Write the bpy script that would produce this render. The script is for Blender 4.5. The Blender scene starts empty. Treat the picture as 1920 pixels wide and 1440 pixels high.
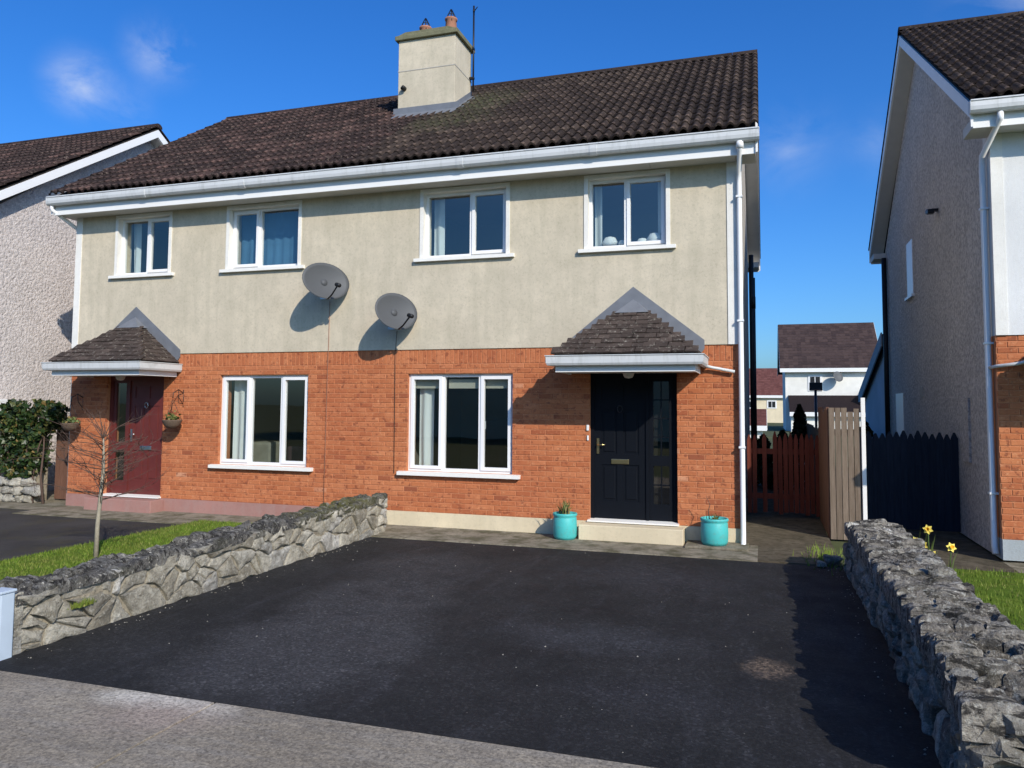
import bpy, bmesh, math, random
from mathutils import Vector, Matrix, noise

SC = bpy.context.scene
COL = SC.collection
RAD = math.radians

# ------------------------------------------------------------------ camera
cam_d = bpy.data.cameras.new('camera')
cam = bpy.data.objects.new('camera', cam_d)
COL.objects.link(cam)
SC.camera = cam
cam_d.sensor_width = 36.0
cam_d.lens = 1457.9 / 1920 * 36
cam_d.shift_y = -54.6 / 1920
cam_d.clip_start = 0.05
cam_d.clip_end = 3000
yaw, pitch, roll = RAD(17.886), RAD(3.675), RAD(0.375)
CAM = Vector((0.308, -10.957, 1.859))
_r = Vector((math.cos(yaw), math.sin(yaw), 0))
_f = Vector((-math.sin(yaw) * math.cos(pitch), math.cos(yaw) * math.cos(pitch), math.sin(pitch)))
_u = _r.cross(_f)
_r2 = _r * math.cos(roll) + _u * math.sin(roll)
_u2 = -_r * math.sin(roll) + _u * math.cos(roll)
cam.matrix_world = Matrix(((_r2.x, _u2.x, -_f.x, CAM.x), (_r2.y, _u2.y, -_f.y, CAM.y), (_r2.z, _u2.z, -_f.z, CAM.z), (0, 0, 0, 1)))

# ------------------------------------------------------------------ light
TOSUN = Vector((0.95, -1.0, 0.84)).normalized()
world = bpy.data.worlds.new('World')
SC.world = world
world.use_nodes = True
wn = world.node_tree
wn.nodes.clear()
w_out = wn.nodes.new('ShaderNodeOutputWorld')
w_bg = wn.nodes.new('ShaderNodeBackground')
w_bg.inputs['Strength'].default_value = 0.125
sky = wn.nodes.new('ShaderNodeTexSky')
sky.sky_type = 'NISHITA'
sky.sun_disc = False
sky.sun_elevation = math.asin(TOSUN.z)
sky.sun_rotation = math.atan2(TOSUN.x, TOSUN.y)
sky.air_density = 1.0
sky.dust_density = 1.6
sky.ozone_density = 3.0
hs = wn.nodes.new('ShaderNodeHueSaturation')
hs.inputs['Saturation'].default_value = 1.3
wn.links.new(sky.outputs[0], hs.inputs['Color'])
tint = wn.nodes.new('ShaderNodeMix')
tint.data_type = 'RGBA'
tint.blend_type = 'MULTIPLY'
tint.inputs[0].default_value = 1.0
tint.inputs[7].default_value = (0.62, 1.0, 1.45, 1)
wn.links.new(hs.outputs[0], tint.inputs[6])
# thin fair-weather cloud wisps
tc = wn.nodes.new('ShaderNodeTexCoord')
mp = wn.nodes.new('ShaderNodeMapping')
mp.inputs['Scale'].default_value = (1.0, 1.0, 1.6)
wn.links.new(tc.outputs['Generated'], mp.inputs[0])
cn = wn.nodes.new('ShaderNodeTexNoise')
cn.inputs['Scale'].default_value = 9.0
cn.inputs['Detail'].default_value = 7.0
cn.inputs['Roughness'].default_value = 0.62
cn.inputs['Distortion'].default_value = 0.5
wn.links.new(mp.outputs[0], cn.inputs['Vector'])

def wmath(op, a, b=None, clamp=False):
    n = wn.nodes.new('ShaderNodeMath')
    n.operation = op
    n.use_clamp = clamp
    for i, v in enumerate((a, b)):
        if v is None:
            continue
        if hasattr(v, 'is_linked'):
            wn.links.new(v, n.inputs[i])
        else:
            n.inputs[i].default_value = v
    return n.outputs[0]


total = None
for d, rad, amt in (((-0.694, 0.633, 0.343), 0.036, 1.0), ((-0.628, 0.676, 0.386), 0.038, 0.85), ((-0.665, 0.668, 0.326), 0.03, 0.35),
                    ((0.03, 0.953, 0.302), 0.06, 0.28), ((0.13, 0.945, 0.297), 0.04, 0.22), ((0.255, 0.88, 0.41), 0.07, 0.5)):
    dn = wn.nodes.new('ShaderNodeVectorMath')
    dn.operation = 'DISTANCE'
    wn.links.new(tc.outputs['Generated'], dn.inputs[0])
    dn.inputs[1].default_value = Vector(d).normalized()
    k = wmath('SUBTRACT', 1.0, wmath('DIVIDE', dn.outputs['Value'], rad * 1.45), True)
    k = wmath('MULTIPLY', wmath('MULTIPLY', k, k), amt)
    total = k if total is None else wmath('ADD', total, k)
fine = wmath('MULTIPLY', wmath('SUBTRACT', cn.outputs['Fac'], 0.38, True), 4.2)
wisp = wmath('MULTIPLY', wmath('MULTIPLY', total, fine), 0.62, True)
cm = wisp
cmix = wn.nodes.new('ShaderNodeMix')
cmix.data_type = 'RGBA'
cmix.inputs[7].default_value = (6.6, 7.0, 7.6, 1)
wn.links.new(cm, cmix.inputs[0])
wn.links.new(tint.outputs[2], cmix.inputs[6])
wn.links.new(cmix.outputs[2], w_bg.inputs['Color'])
wn.links.new(w_bg.outputs[0], w_out.inputs[0])

sun_d = bpy.data.lights.new('sun', 'SUN')
sun_d.energy = 4.6
sun_d.angle = RAD(0.5)
sun_d.color = (1.0, 0.915, 0.79)
sun = bpy.data.objects.new('sun', sun_d)
COL.objects.link(sun)
sun.rotation_euler = (-TOSUN).to_track_quat('-Z', 'Y').to_euler()

SC.view_settings.view_transform = 'Standard'
SC.view_settings.look = 'None'
SC.view_settings.gamma = 1.0
SC.view_settings.use_curve_mapping = False
SC.view_settings.exposure = 0.0

# ------------------------------------------------------------------ materials
def lin(r, g, b):
    def f(c):
        c /= 255.0
        return c / 12.92 if c <= 0.04045 else ((c + 0.055) / 1.055) ** 2.4
    return (f(r), f(g), f(b), 1)


class NT:
    def __init__(self, name):
        self.m = bpy.data.materials.new(name)
        self.m.use_nodes = True
        self.t = self.m.node_tree
        self.b = self.t.nodes['Principled BSDF']
        self.pos = self.n('ShaderNodeNewGeometry').outputs['Position']

    def n(self, typ, **kw):
        nd = self.t.nodes.new(typ)
        for k, v in kw.items():
            setattr(nd, k, v)
        return nd

    def put(self, sock, v):
        if hasattr(v, 'is_linked'):
            self.t.links.new(v, sock)
        elif isinstance(v, (tuple, list)) and len(v) == 3 and sock.type == 'RGBA':
            sock.default_value = (*v, 1)
        else:
            sock.default_value = v

    def noise(self, scale, detail=3.0, rough=0.55, vec=None, out='Fac', dist=0.0, stretch=None):
        nd = self.n('ShaderNodeTexNoise')
        nd.inputs['Scale'].default_value = scale
        nd.inputs['Detail'].default_value = detail
        nd.inputs['Roughness'].default_value = rough
        nd.inputs['Distortion'].default_value = dist
        v = vec or self.pos
        if stretch:
            mpn = self.n('ShaderNodeMapping')
            mpn.inputs['Scale'].default_value = stretch
            self.put(mpn.inputs[0], v)
            v = mpn.outputs[0]
        self.put(nd.inputs['Vector'], v)
        return nd.outputs[out]

    def math(self, op, a, b=None, clamp=False):
        nd = self.n('ShaderNodeMath', operation=op, use_clamp=clamp)
        self.put(nd.inputs[0], a)
        if b is not None:
            self.put(nd.inputs[1], b)
        return nd.outputs[0]

    def rng(self, v, a, b, c=0.0, d=1.0):
        nd = self.n('ShaderNodeMapRange')
        nd.clamp = True
        self.put(nd.inputs[0], v)
        for i, x in enumerate((a, b, c, d)):
            nd.inputs[i + 1].default_value = x
        return nd.outputs[0]

    def mix(self, f, a, b, mode='MIX'):
        nd = self.n('ShaderNodeMix', data_type='RGBA', blend_type=mode)
        self.put(nd.inputs[0], f)
        self.put(nd.inputs[6], a)
        self.put(nd.inputs[7], b)
        return nd.outputs[2]

    def ramp(self, f, stops, interp='LINEAR'):
        nd = self.n('ShaderNodeValToRGB')
        cr = nd.color_ramp
        cr.interpolation = interp
        while len(cr.elements) > 1:
            cr.elements.remove(cr.elements[0])
        cr.elements[0].position = stops[0][0]
        cr.elements[0].color = (*stops[0][1][:3], 1)
        for p_, c_ in stops[1:]:
            e_ = cr.elements.new(p_)
            e_.color = (*c_[:3], 1)
        self.put(nd.inputs[0], f)
        return nd.outputs[0]

    def attr(self, name='rnd'):
        return self.n('ShaderNodeAttribute', attribute_name=name).outputs['Fac']

    def objrnd(self):
        return self.n('ShaderNodeObjectInfo').outputs['Random']

    def blob(self, c, r, soft=0.5, warp=0.35, wscale=3.0):
        """soft-edged irregular patch round a point; 1 inside"""
        wv = self.noise(wscale, 4, 0.6, out='Color')
        a = self.n('ShaderNodeVectorMath', operation='MULTIPLY_ADD')
        self.put(a.inputs[0], wv)
        a.inputs[1].default_value = (warp, warp, warp)
        self.put(a.inputs[2], self.pos)
        s = self.n('ShaderNodeVectorMath', operation='SUBTRACT')
        self.put(s.inputs[0], a.outputs[0])
        s.inputs[1].default_value = (c[0] + warp * .5, c[1] + warp * .5, c[2] + warp * .5)
        dv = self.n('ShaderNodeVectorMath', operation='DIVIDE')
        self.put(dv.inputs[0], s.outputs[0])
        dv.inputs[1].default_value = r
        ln = self.n('ShaderNodeVectorMath', operation='LENGTH')
        self.put(ln.inputs[0], dv.outputs[0])
        return self.rng(ln.outputs['Value'], 1.0, 1.0 - soft)

    def bump(self, h, strength=0.3, dist=0.01):
        nd = self.n('ShaderNodeBump')
        nd.inputs['Strength'].default_value = strength
        nd.inputs['Distance'].default_value = dist
        self.put(nd.inputs['Height'], h)
        self.put(self.b.inputs['Normal'], nd.outputs[0])

    def fin(self, col, rough=0.8, spec=0.3, metal=0.0):
        self.put(self.b.inputs['Base Color'], col)
        self.put(self.b.inputs['Roughness'], rough)
        self.b.inputs['Specular IOR Level'].default_value = spec
        self.b.inputs['Metallic'].default_value = metal
        return self.m


def simple(name, c, rough=0.6, var=0.12, scale=6.0, spec=0.3, metal=0.0, bump=0.0, bs=60.0):
    t = NT(name)
    dk = tuple(x * (1 - var) for x in c)
    lt = tuple(min(1, x * (1 + var)) for x in c)
    col = t.mix(t.noise(scale, 4), dk, lt)
    if bump:
        t.bump(t.noise(bs, 3), bump, 0.01)
    return t.fin(col, rough, spec, metal)


M = {}


def mk_render(name, c, stain, streak=0.35, pebble=0.0, pscale=90, warm=None):
    t = NT(name)
    col = t.mix(t.rng(t.noise(1.1, 6, .65), .3, .7), tuple(x * .86 for x in c), tuple(min(1, x * 1.07) for x in c))
    col = t.mix(t.rng(t.noise(3.6, 6, .7), .42, .7, 0, streak * .8), col, stain)
    st = t.rng(t.noise(4.0, 6, .65, stretch=(1.6, 1.6, .16)), .46, .72)
    col = t.mix(t.math('MULTIPLY', st, streak * .8), col, stain)
    col = t.mix(t.rng(t.noise(30, 4, .75), .52, .72, 0, streak * .55), col, tuple(x * .6 for x in stain))
    if pebble:
        pb = t.noise(pscale, 3, .7)
        col = t.mix(t.math('MULTIPLY', t.rng(pb, .42, .6), pebble), col, tuple(x * .38 for x in c))
        t.bump(pb, 1.0, .04)
    else:
        t.bump(t.noise(95, 4, .7), .5, .006)
    return t.fin(col, .92, .15)


M['render'] = mk_render('cream render', (.61, .535, .41), (.44, .395, .295), .72)
M['white_render'] = mk_render('white render', (.72, .72, .71), (.6, .61, .6), .3)
M['pebble_l'] = mk_render('pink grey roughcast', (.66, .60, .575), (.56, .50, .48), .4, .40, 17)
M['pebble_r'] = mk_render('grey roughcast', (.66, .60, .55), (.46, .41, .37), .5, .62, 19)
M['gable'] = mk_render('grey gable render', (.45, .42, .37), (.34, .31, .27), .4)
M['plinth'] = mk_render('cream plinth', (.70, .60, .42), (.55, .48, .33), .5)
M['plinth_pink'] = mk_render('dull red plinth', (.37, .195, .165), (.36, .25, .22), .6)
M['plinth_grey'] = mk_render('grey plinth', (.38, .42, .44), (.3, .33, .33), .5)
M['band'] = mk_render('off white surround', (.80, .78, .73), (.66, .64, .58), .35)

t = NT('orange facing brick')
r = t.attr()
c = t.ramp(r, [(0, (.60, .33, .20)), (.03, (.545, .205, .095)), (.06, (.535, .20, .088)), (.35, (.50, .178, .074)), (.65, (.465, .158, .064)), (.90, (.41, .135, .056)), (.955, (.37, .118, .05)), (.975, (.33, .10, .045)), (1, (.27, .085, .042))])
big = t.noise(.9, 4, .6)
c = t.mix(t.rng(big, .38, .68, 0, .5), c, (.37, .10, .043))
sp = t.rng(t.noise(12, 3, .6), .575, .64, 0, .8)
c = t.mix(sp, c, (.19, .06, .032))
sp = t.rng(t.noise(30, 4, .7), .55, .66, 0, .55)
c = t.mix(sp, c, (.27, .08, .038))
sp = t.rng(t.noise(17, 4, .7, stretch=(1.2, 1, 1.5)), .57, .67, 0, .55)
c = t.mix(sp, c, (.66, .33, .17))
c = t.mix(t.rng(t.noise(6, 5, .7), .45, .75, 0, .45), c, (.36, .10, .042))
t.bump(t.noise(120, 3), .4, .006)
M['brick'] = t.fin(c, .88, .2)
t = NT('brick mortar')
c = t.mix(t.noise(14, 4), (.44, .165, .075), (.57, .26, .14))
t.bump(t.noise(160, 2), .3, .004)
M['mortar'] = t.fin(c, .95, .1)


def mk_tile(name, stops, lichen, lamt, moss=None):
    t = NT(name)
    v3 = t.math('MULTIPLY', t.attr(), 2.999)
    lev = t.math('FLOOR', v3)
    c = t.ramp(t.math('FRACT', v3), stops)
    gain = t.ramp(t.math('DIVIDE', lev, 2.0), [(0, (.42, .42, .44)), (.25, (.42, .42, .44)), (.26, (.85, .85, .85)), (.75, (.85, .85, .85)), (.76, (1.9, 1.85, 1.8))], 'CONSTANT')  # grimy valleys darker, roll fronts brightened as a painted highlight
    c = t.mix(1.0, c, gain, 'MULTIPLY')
    sp = t.rng(t.noise(16, 5, .75), .56, .72, 0, lamt)
    c = t.mix(sp, c, lichen)
    dk = t.rng(t.noise(5, 4, .6), .5, .75, 0, .5)
    c = t.mix(dk, c, (.018, .015, .015))
    if moss:
        for (ctr, rad, amt) in moss:
            mk = t.math('MULTIPLY', t.blob(ctr, rad, .8, .7, 1.6), t.rng(t.noise(9, 4, .7), .36, .6, 0, amt))
            c = t.mix(mk, c, (.075, .08, .04))
    t.bump(t.noise(60, 4, .7), .7, .008)
    return t.fin(c, .95, .12)


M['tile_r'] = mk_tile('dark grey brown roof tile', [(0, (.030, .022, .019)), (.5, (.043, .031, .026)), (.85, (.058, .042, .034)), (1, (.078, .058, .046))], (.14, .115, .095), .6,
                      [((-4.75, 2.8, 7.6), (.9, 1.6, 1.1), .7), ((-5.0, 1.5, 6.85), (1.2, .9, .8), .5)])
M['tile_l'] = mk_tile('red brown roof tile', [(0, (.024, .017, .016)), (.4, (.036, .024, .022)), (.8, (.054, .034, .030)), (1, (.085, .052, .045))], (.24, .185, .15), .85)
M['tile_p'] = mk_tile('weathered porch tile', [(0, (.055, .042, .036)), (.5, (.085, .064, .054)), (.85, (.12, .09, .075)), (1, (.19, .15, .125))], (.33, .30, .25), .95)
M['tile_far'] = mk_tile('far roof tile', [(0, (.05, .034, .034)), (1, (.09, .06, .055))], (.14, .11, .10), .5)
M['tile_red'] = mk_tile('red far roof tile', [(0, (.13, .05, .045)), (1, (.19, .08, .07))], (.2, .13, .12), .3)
M['deck'] = simple('roof underlay', (.02, .017, .016), .95)

M['upvc'] = simple('white upvc', (.80, .80, .80), .35, .03, 3, .45)
t = NT('weathered white gutter')
c = t.mix(t.noise(5, 4), (.52, .535, .54), (.62, .63, .63))
c = t.mix(t.rng(t.noise(5, 5, .7, stretch=(3, 1, .6)), .5, .75, 0, .55), c, (.34, .35, .33))
M['gutter'] = t.fin(c, .5, .4)
M['fascia'] = simple('white fascia', (.78, .78, .77), .5, .06, 4)
M['soffit'] = simple('soffit board', (.55, .54, .51), .7, .1, 6)
M['sill'] = simple('painted sill', (.80, .78, .73), .6, .08, 10)
M['lead'] = simple('lead flashing', (.18, .19, .21), .55, .25, 7, .4, 0.2)
M['dark_metal'] = simple('dark metal', (.03, .03, .032), .45, .2, 9, .5, .6)
M['brass'] = simple('brass', (.62, .47, .22), .32, .1, 20, .5, 1.0)
M['steel'] = simple('dull chrome', (.55, .55, .55), .3, .1, 20, .5, 1.0)
M['dish'] = simple('grey mesh dish', (.088, .092, .098), .6, .1, 3, .3, .1)
M['door_navy'] = simple('black navy door paint', (.004, .0055, .009), .55, .15, 4, .15)
M['door_red'] = simple('red brown door', (.125, .026, .022), .42, .25, 7, .4)
M['black_pipe'] = simple('black pipe', (.012, .013, .015), .5, .1)
M['terracotta'] = simple('terracotta', (.36, .17, .11), .85, .25, 12)
t = NT('turquoise glaze')
c = t.mix(t.noise(5, 4), (.055, .40, .39), (.075, .50, .48))
c = t.mix(t.rng(t.noise(14, 5, .7), .52, .72, 0, .55), c, (.14, .30, .27))
c = t.mix(t.rng(t.noise(40, 4, .7), .6, .72, 0, .6), c, (.10, .10, .07))
M['turq'] = t.fin(c, .5, .4)
M['soil'] = simple('soil', (.035, .024, .016), .95, .4, 40)
M['curtain'] = simple('net curtain', (.62, .66, .65), .9, .08, 8)
M['curtain_w'] = simple('white curtain', (.74, .75, .72), .9, .06, 8)
M['curtain_blue'] = simple('blue curtain', (.07, .17, .28), .9, .2, 5)
M['blind'] = simple('beige roller blind', (.50, .47, .38), .9, .06, 8)
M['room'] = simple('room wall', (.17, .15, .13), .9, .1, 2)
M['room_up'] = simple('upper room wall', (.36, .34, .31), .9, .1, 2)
M['room_floor'] = simple('room floor', (.10, .07, .05), .8, .2, 3)
M['furn'] = simple('dark upholstery', (.05, .03, .035), .9, .3, 8)
M['furn2'] = simple('pale upholstery', (.24, .23, .18), .9, .3, 8)
M['cream_far'] = mk_render('far cream wall', (.72, .62, .44), (.6, .52, .38), .3)
M['white_far'] = mk_render('far white wall', (.80, .78, .72), (.7, .68, .62), .3)
M['grey_far'] = mk_render('grey outbuilding wall', (.42, .45, .50), (.36, .38, .42), .3)
M['lampglass'] = simple('opal lamp glass', (.55, .55, .52), .3, .05)
M['post'] = simple('pale blue grey galvanised post', (.46, .54, .62), .5, .12, 9, .4)
M['pvcpost'] = simple('white post', (.82, .81, .78), .5, .04)


def mk_wood(name, a, b, rough=.85):
    t = NT(name)
    g = t.noise(7, 5, .65, stretch=(6, 6, .5))
    c = t.mix(t.rng(g, .3, .7), a, b)
    c = t.mix(t.math('MULTIPLY', t.objrnd(), .35), c, tuple(x * .55 for x in a))
    t.bump(g, .4, .01)
    return t.fin(c, rough, .2)


M['wood_red'] = mk_wood('red stained boards', (.125, .030, .020), (.20, .055, .035))
M['wood_navy'] = mk_wood('navy stained boards', (.016, .022, .034), (.030, .040, .056))
M['wood_fence'] = mk_wood('weathered grey boards', (.15, .112, .080), (.25, .195, .150))
M['wood_brown'] = mk_wood('brown gate boards', (.13, .065, .045), (.21, .11, .075))

# glass: clear pane with a real reflection
t = NT('window glass')
gl = t.n('ShaderNodeBsdfGlossy')
gl.inputs['Roughness'].default_value = 0.015
gl.inputs['Color'].default_value = (1, .93, .82, 1)
tr = t.n('ShaderNodeBsdfTransparent')
tr.inputs['Color'].default_value = (.80, .86, .86, 1)
fr = t.n('ShaderNodeLayerWeight')
fr.inputs['Blend'].default_value = 0.5
frv = t.math('ADD', .15, t.math('MULTIPLY', t.math('POWER', fr.outputs['Facing'], 5.0), .85))
mx = t.n('ShaderNodeMixShader')
bn = t.n('ShaderNodeBump')
bn.inputs['Strength'].default_value = .03
bn.inputs['Distance'].default_value = .02
t.put(bn.inputs['Height'], t.noise(1.6, 1))
t.put(gl.inputs['Normal'], bn.outputs[0])
t.put(mx.inputs[0], frv)
t.t.links.new(tr.outputs[0], mx.inputs[1])
t.t.links.new(gl.outputs[0], mx.inputs[2])
t.t.links.new(mx.outputs[0], t.t.nodes['Material Output'].inputs[0])
M['glass'] = t.m

# stone
def mk_stone(name, stops, lich, lamt, dark, damt, mossy=0.0, slate=False):
    t = NT(name)
    c = t.ramp(t.objrnd(), stops)
    c = t.mix(t.rng(t.noise(9, 6, .7), .35, .68, 0, .75), c, tuple(x * .5 for x in stops[0][1]))
    c = t.mix(t.rng(t.noise(4.5, 6, .7, dist=.6), .48, .62, 0, damt), c, dark)
    c = t.mix(t.rng(t.noise(17, 6, .75), .54, .63, 0, lamt), c, lich)
    c = t.mix(t.rng(t.noise(45, 4, .75), .54, .68, 0, .7), c, dark)
    c = t.mix(t.rng(t.noise(60, 3, .75), .60, .70, 0, .6), c, lich)
    if slate:
        sl = t.noise(8, 6, .75, stretch=(.55, 2.6, 2.0), dist=.5)
        c = t.mix(t.rng(sl, .50, .58, 0, .9), c, (.028, .026, .026))
        sl2 = t.noise(10, 6, .75, stretch=(.5, 2.4, 2.0), dist=.5)
        c = t.mix(t.rng(sl2, .58, .66, 0, .85), c, (.74, .70, .60))
    if mossy:
        c = t.mix(t.rng(t.noise(2.4, 5, .65), .5, .68, 0, mossy), c, (.085, .085, .025))
        c = t.mix(t.math('MULTIPLY', t.blob((-5.15, -1.7, .5), (.6, 1.5, .6), .7, .5, 3), t.rng(t.noise(14, 5, .7), .38, .6)), c, (.13, .125, .045))
    h = t.math('ADD', t.noise(22, 6, .75), t.math('MULTIPLY', t.noise(75, 4, .7), .45))
    t.bump(h, 1.0, .045)
    return t.fin(c, .95, .15)


LS = [(0, (.38, .34, .265)), (.25, (.56, .51, .405)), (.6, (.72, .665, .545)), (.75, (.64, .60, .51)), (.83, (.42, .41, .385)), (.90, (.58, .55, .50)), (1, (.93, .90, .83))]
M['stone_l'] = mk_stone('limestone rubble', LS, (.70, .66, .56), .6, (.13, .12, .10), .5)
M['stone_lt'] = mk_stone('lichened limestone coping', [(0, (.16, .15, .14)), (.6, (.24, .225, .20)), (1, (.36, .34, .30))], (.46, .45, .41), .5, (.022, .022, .024), .7, .30, True)
M['stone_r'] = mk_stone('grey limestone rubble', [(0, (.28, .26, .225)), (.5, (.40, .375, .32)), (.93, (.48, .45, .38)), (1, (.72, .70, .62))], (.56, .55, .50), .6, (.06, .058, .06), .7)
M['stone_rt'] = mk_stone('weathered slate stone coping', [(0, (.24, .215, .185)), (.4, (.35, .315, .27)), (.88, (.46, .42, .36)), (1, (.85, .82, .74))], (.66, .64, .57), .75, (.035, .032, .032), .6, .15, True)
t = NT('lime mortar')
c = t.mix(t.rng(t.noise(9, 6, .7), .3, .7), (.17, .145, .105), (.44, .385, .29))
c = t.mix(t.rng(t.noise(30, 4, .7), .52, .7, 0, .7), c, (.07, .06, .045))
t.bump(t.noise(40, 4), .8, .02)
M['stone_mortar'] = t.fin(c, .95, .1)

# ground materials
t = NT('tarmac')
c = t.mix(t.rng(t.noise(1.1, 6, .68), .36, .66), (.0105, .0105, .011), (.025, .0245, .025))
for ctr, rad, soft, wp_, ws_, am, cc in (
        ((-3.0, -5.6, 0), (1.0, 1.35, 5), .35, .8, 1.6, .85, (.062, .061, .063)),
        ((-3.25, -4.1, 0), (.85, 1.1, 5), .35, .6, 1.8, .75, (.058, .057, .059)),
        ((-3.5, -2.6, 0), (.85, .9, 5), .5, .7, 1.5, .65, (.052, .051, .053)),
        ((-.9, -2.3, 0), (1.3, .8, 5), .8, .9, 1.5, .45, (.050, .050, .058)),
        ((-1.0, -4.7, 0), (1.0, .45, 5), .7, .8, 2.0, .55, (.058, .060, .068)),
        ((-.4, -5.8, 0), (.9, .4, 5), .8, .8, 2.0, .35, (.040, .040, .048))):
    mk = t.math('MULTIPLY', t.blob(ctr, rad, soft, wp_, ws_), t.rng(t.noise(3.2, 6, .7, stretch=(1.5, .5, 1)), .25, .6, .45, am))
    c = t.mix(mk, c, cc)
br = t.blob((.31, -5.0, 0), (.21, .27, 3), .6, .22, 9)
c = t.mix(t.math('MULTIPLY', br, t.rng(t.noise(28, 4, .7), .35, .6)), c, (.20, .145, .10))
c = t.mix(t.rng(t.noise(2.6, 6, .7, stretch=(1.6, .35, 1), dist=.6), .52, .72, 0, .5), c, (.046, .046, .052))
c = t.mix(t.rng(t.noise(1.7, 6, .7, dist=.8), .56, .66, 0, .4), c, (.0075, .007, .008))
vo = t.n('ShaderNodeTexVoronoi')
vo.inputs['Scale'].default_value = 62.0
t.put(vo.inputs['Vector'], t.pos)
sepc = t.n('ShaderNodeSeparateColor')
t.put(sepc.inputs[0], vo.outputs['Color'])
chip = sepc.outputs[0]
c = t.mix(1.0, c, t.ramp(chip, [(0, (.45, .45, .45)), (.5, (.72, .72, .73)), (.9, (1.1, 1.1, 1.12)), (1, (1.9, 1.88, 1.85))]), 'MULTIPLY')
pep = t.n('ShaderNodeTexVoronoi')
pep.inputs['Scale'].default_value = 6.0
t.put(pep.inputs['Vector'], t.pos)
c = t.mix(t.rng(pep.outputs['Distance'], .035, .02), c, (.22, .2, .17))
t.bump(t.math('ADD', chip, t.noise(60, 4, .8)), .8, .008)
M['tarmac'] = t.fin(c, t.rng(t.noise(3, 3), .3, .7, .72, .9), .35)

t = NT('old tarmac')
c = t.mix(t.rng(t.noise(.9, 5, .62), .35, .7), (.030, .028, .026), (.062, .058, .054))
c = t.mix(t.rng(t.noise(1.7, 5, .7), .5, .7, 0, .7), c, (.065, .058, .030))
c = t.mix(t.rng(t.noise(150, 2, .7), .55, .8, 0, .4), c, (.12, .11, .10))
t.bump(t.noise(170, 2, .6), .7, .012)
M['tarmac_old'] = t.fin(c, .9, .25)

t = NT('brushed concrete')
c = t.mix(t.rng(t.noise(.8, 5, .6), .3, .7), (.235, .198, .148), (.355, .305, .235))
c = t.mix(t.rng(t.noise(5, 5, .65), .42, .72, 0, .65), c, (.15, .13, .11))
c = t.mix(t.rng(t.noise(3.2, 4, .6, stretch=(.5, 3.5, 1)), .45, .75, 0, .5), c, (.31, .285, .25))
c = t.mix(t.blob((-3.25, -6.90, 0), (.60, .20, 3), .6, .2, 4), c, (.66, .62, .54))
c = t.mix(t.blob((-3.15, -7.05, 0), (.55, .40, 3), .9, .35, 4), c, (.35, .28, .23))
c = t.mix(t.rng(t.noise(34, 4, .8), .47, .66, 0, .75), c, (.085, .072, .055))
c = t.mix(t.rng(t.noise(75, 3, .75, stretch=(1.2, 1, 1)), .56, .7, 0, .6), c, (.44, .40, .34))
vo = t.n('ShaderNodeTexVoronoi')
vo.inputs['Scale'].default_value = 75.0
t.put(vo.inputs['Vector'], t.pos)
sepc = t.n('ShaderNodeSeparateColor')
t.put(sepc.inputs[0], vo.outputs['Color'])
c = t.mix(1.0, c, t.ramp(sepc.outputs[0], [(0, (.78, .78, .78)), (.5, (1.0, 1.0, 1.0)), (1, (1.25, 1.24, 1.2))]), 'MULTIPLY')
t.bump(t.math('ADD', sepc.outputs[0], t.noise(16, 3)), .8, .008)
M['concrete'] = t.fin(c, .93, .2)

t = NT('mossy concrete')
c = t.mix(t.rng(t.noise(2.2, 5, .6), .3, .7), (.20, .175, .13), (.31, .275, .21))
c = t.mix(t.rng(t.noise(3.3, 5, .7), .44, .62, 0, .85), c, (.085, .08, .045))
c = t.mix(t.rng(t.noise(16, 5, .7), .5, .7, 0, .55), c, (.075, .066, .05))
t.bump(t.noise(90, 3), .6, .01)
M['apron'] = t.fin(c, .95, .15)
t = NT('dirty path concrete')
c = t.mix(t.rng(t.noise(1.6, 5, .65), .3, .7), (.075, .062, .042), (.15, .125, .09))
c = t.mix(t.rng(t.noise(7, 5, .7), .45, .65, 0, .8), c, (.045, .04, .025))
t.bump(t.noise(70, 4, .7), .8, .01)
M['path_dark'] = t.fin(c, .95, .12)

t = NT('lawn soil')
c = t.mix(t.rng(t.noise(3, 5, .6), .35, .7), (.075, .13, .014), (.13, .19, .022))
c = t.mix(t.rng(t.noise(7, 5, .7), .55, .7, 0, .6), c, (.12, .10, .045))
t.bump(t.noise(70, 3), .8, .02)
M['lawn'] = t.fin(c, .95, .1)
t = NT('grass blades')
c = t.ramp(t.attr(), [(0, (.06, .11, .012)), (.5, (.115, .19, .018)), (.85, (.17, .245, .03)), (1, (.30, .27, .10))])
c = t.mix(t.rng(t.noise(2.2, 5, .7), .42, .68, 0, .75), c, (.16, .165, .04))
c = t.mix(t.rng(t.noise(5, 5, .7), .55, .7, 0, .6), c, (.055, .085, .014))
M['grass'] = t.fin(c, .7, .2)
t = NT('far ground')
c = t.mix(t.noise(.4, 5), (.05, .08, .02), (.12, .11, .07))
M['ground'] = t.fin(c, .95, .1)
t = NT('ivy leaf')
c = t.ramp(t.attr(), [(0, (.008, .020, .006)), (.5, (.02, .044, .010)), (.8, (.042, .066, .016)), (.93, (.12, .11, .03)), (1, (.20, .13, .045))])
M['ivy'] = t.fin(c, .45, .4)
t = NT('dark conifer needles')
c = t.ramp(t.attr(), [(0, (.006, .012, .006)), (1, (.02, .034, .015))])
M['conifer'] = t.fin(c, .8, .2)
t = NT('spiky leaf')
c = t.ramp(t.attr(), [(0, (.05, .085, .02)), (.6, (.12, .15, .04)), (1, (.24, .17, .07))])
M['leaf'] = t.fin(c, .6, .3)
M['bark'] = simple('pale sapling bark', (.30, .265, .20), .9, .35, 25, bump=.5)
M['twig'] = simple('dark twig bark', (.10, .065, .05), .9, .3, 25)
M['stem'] = simple('green stem', (.06, .11, .025), .7, .2)
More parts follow.
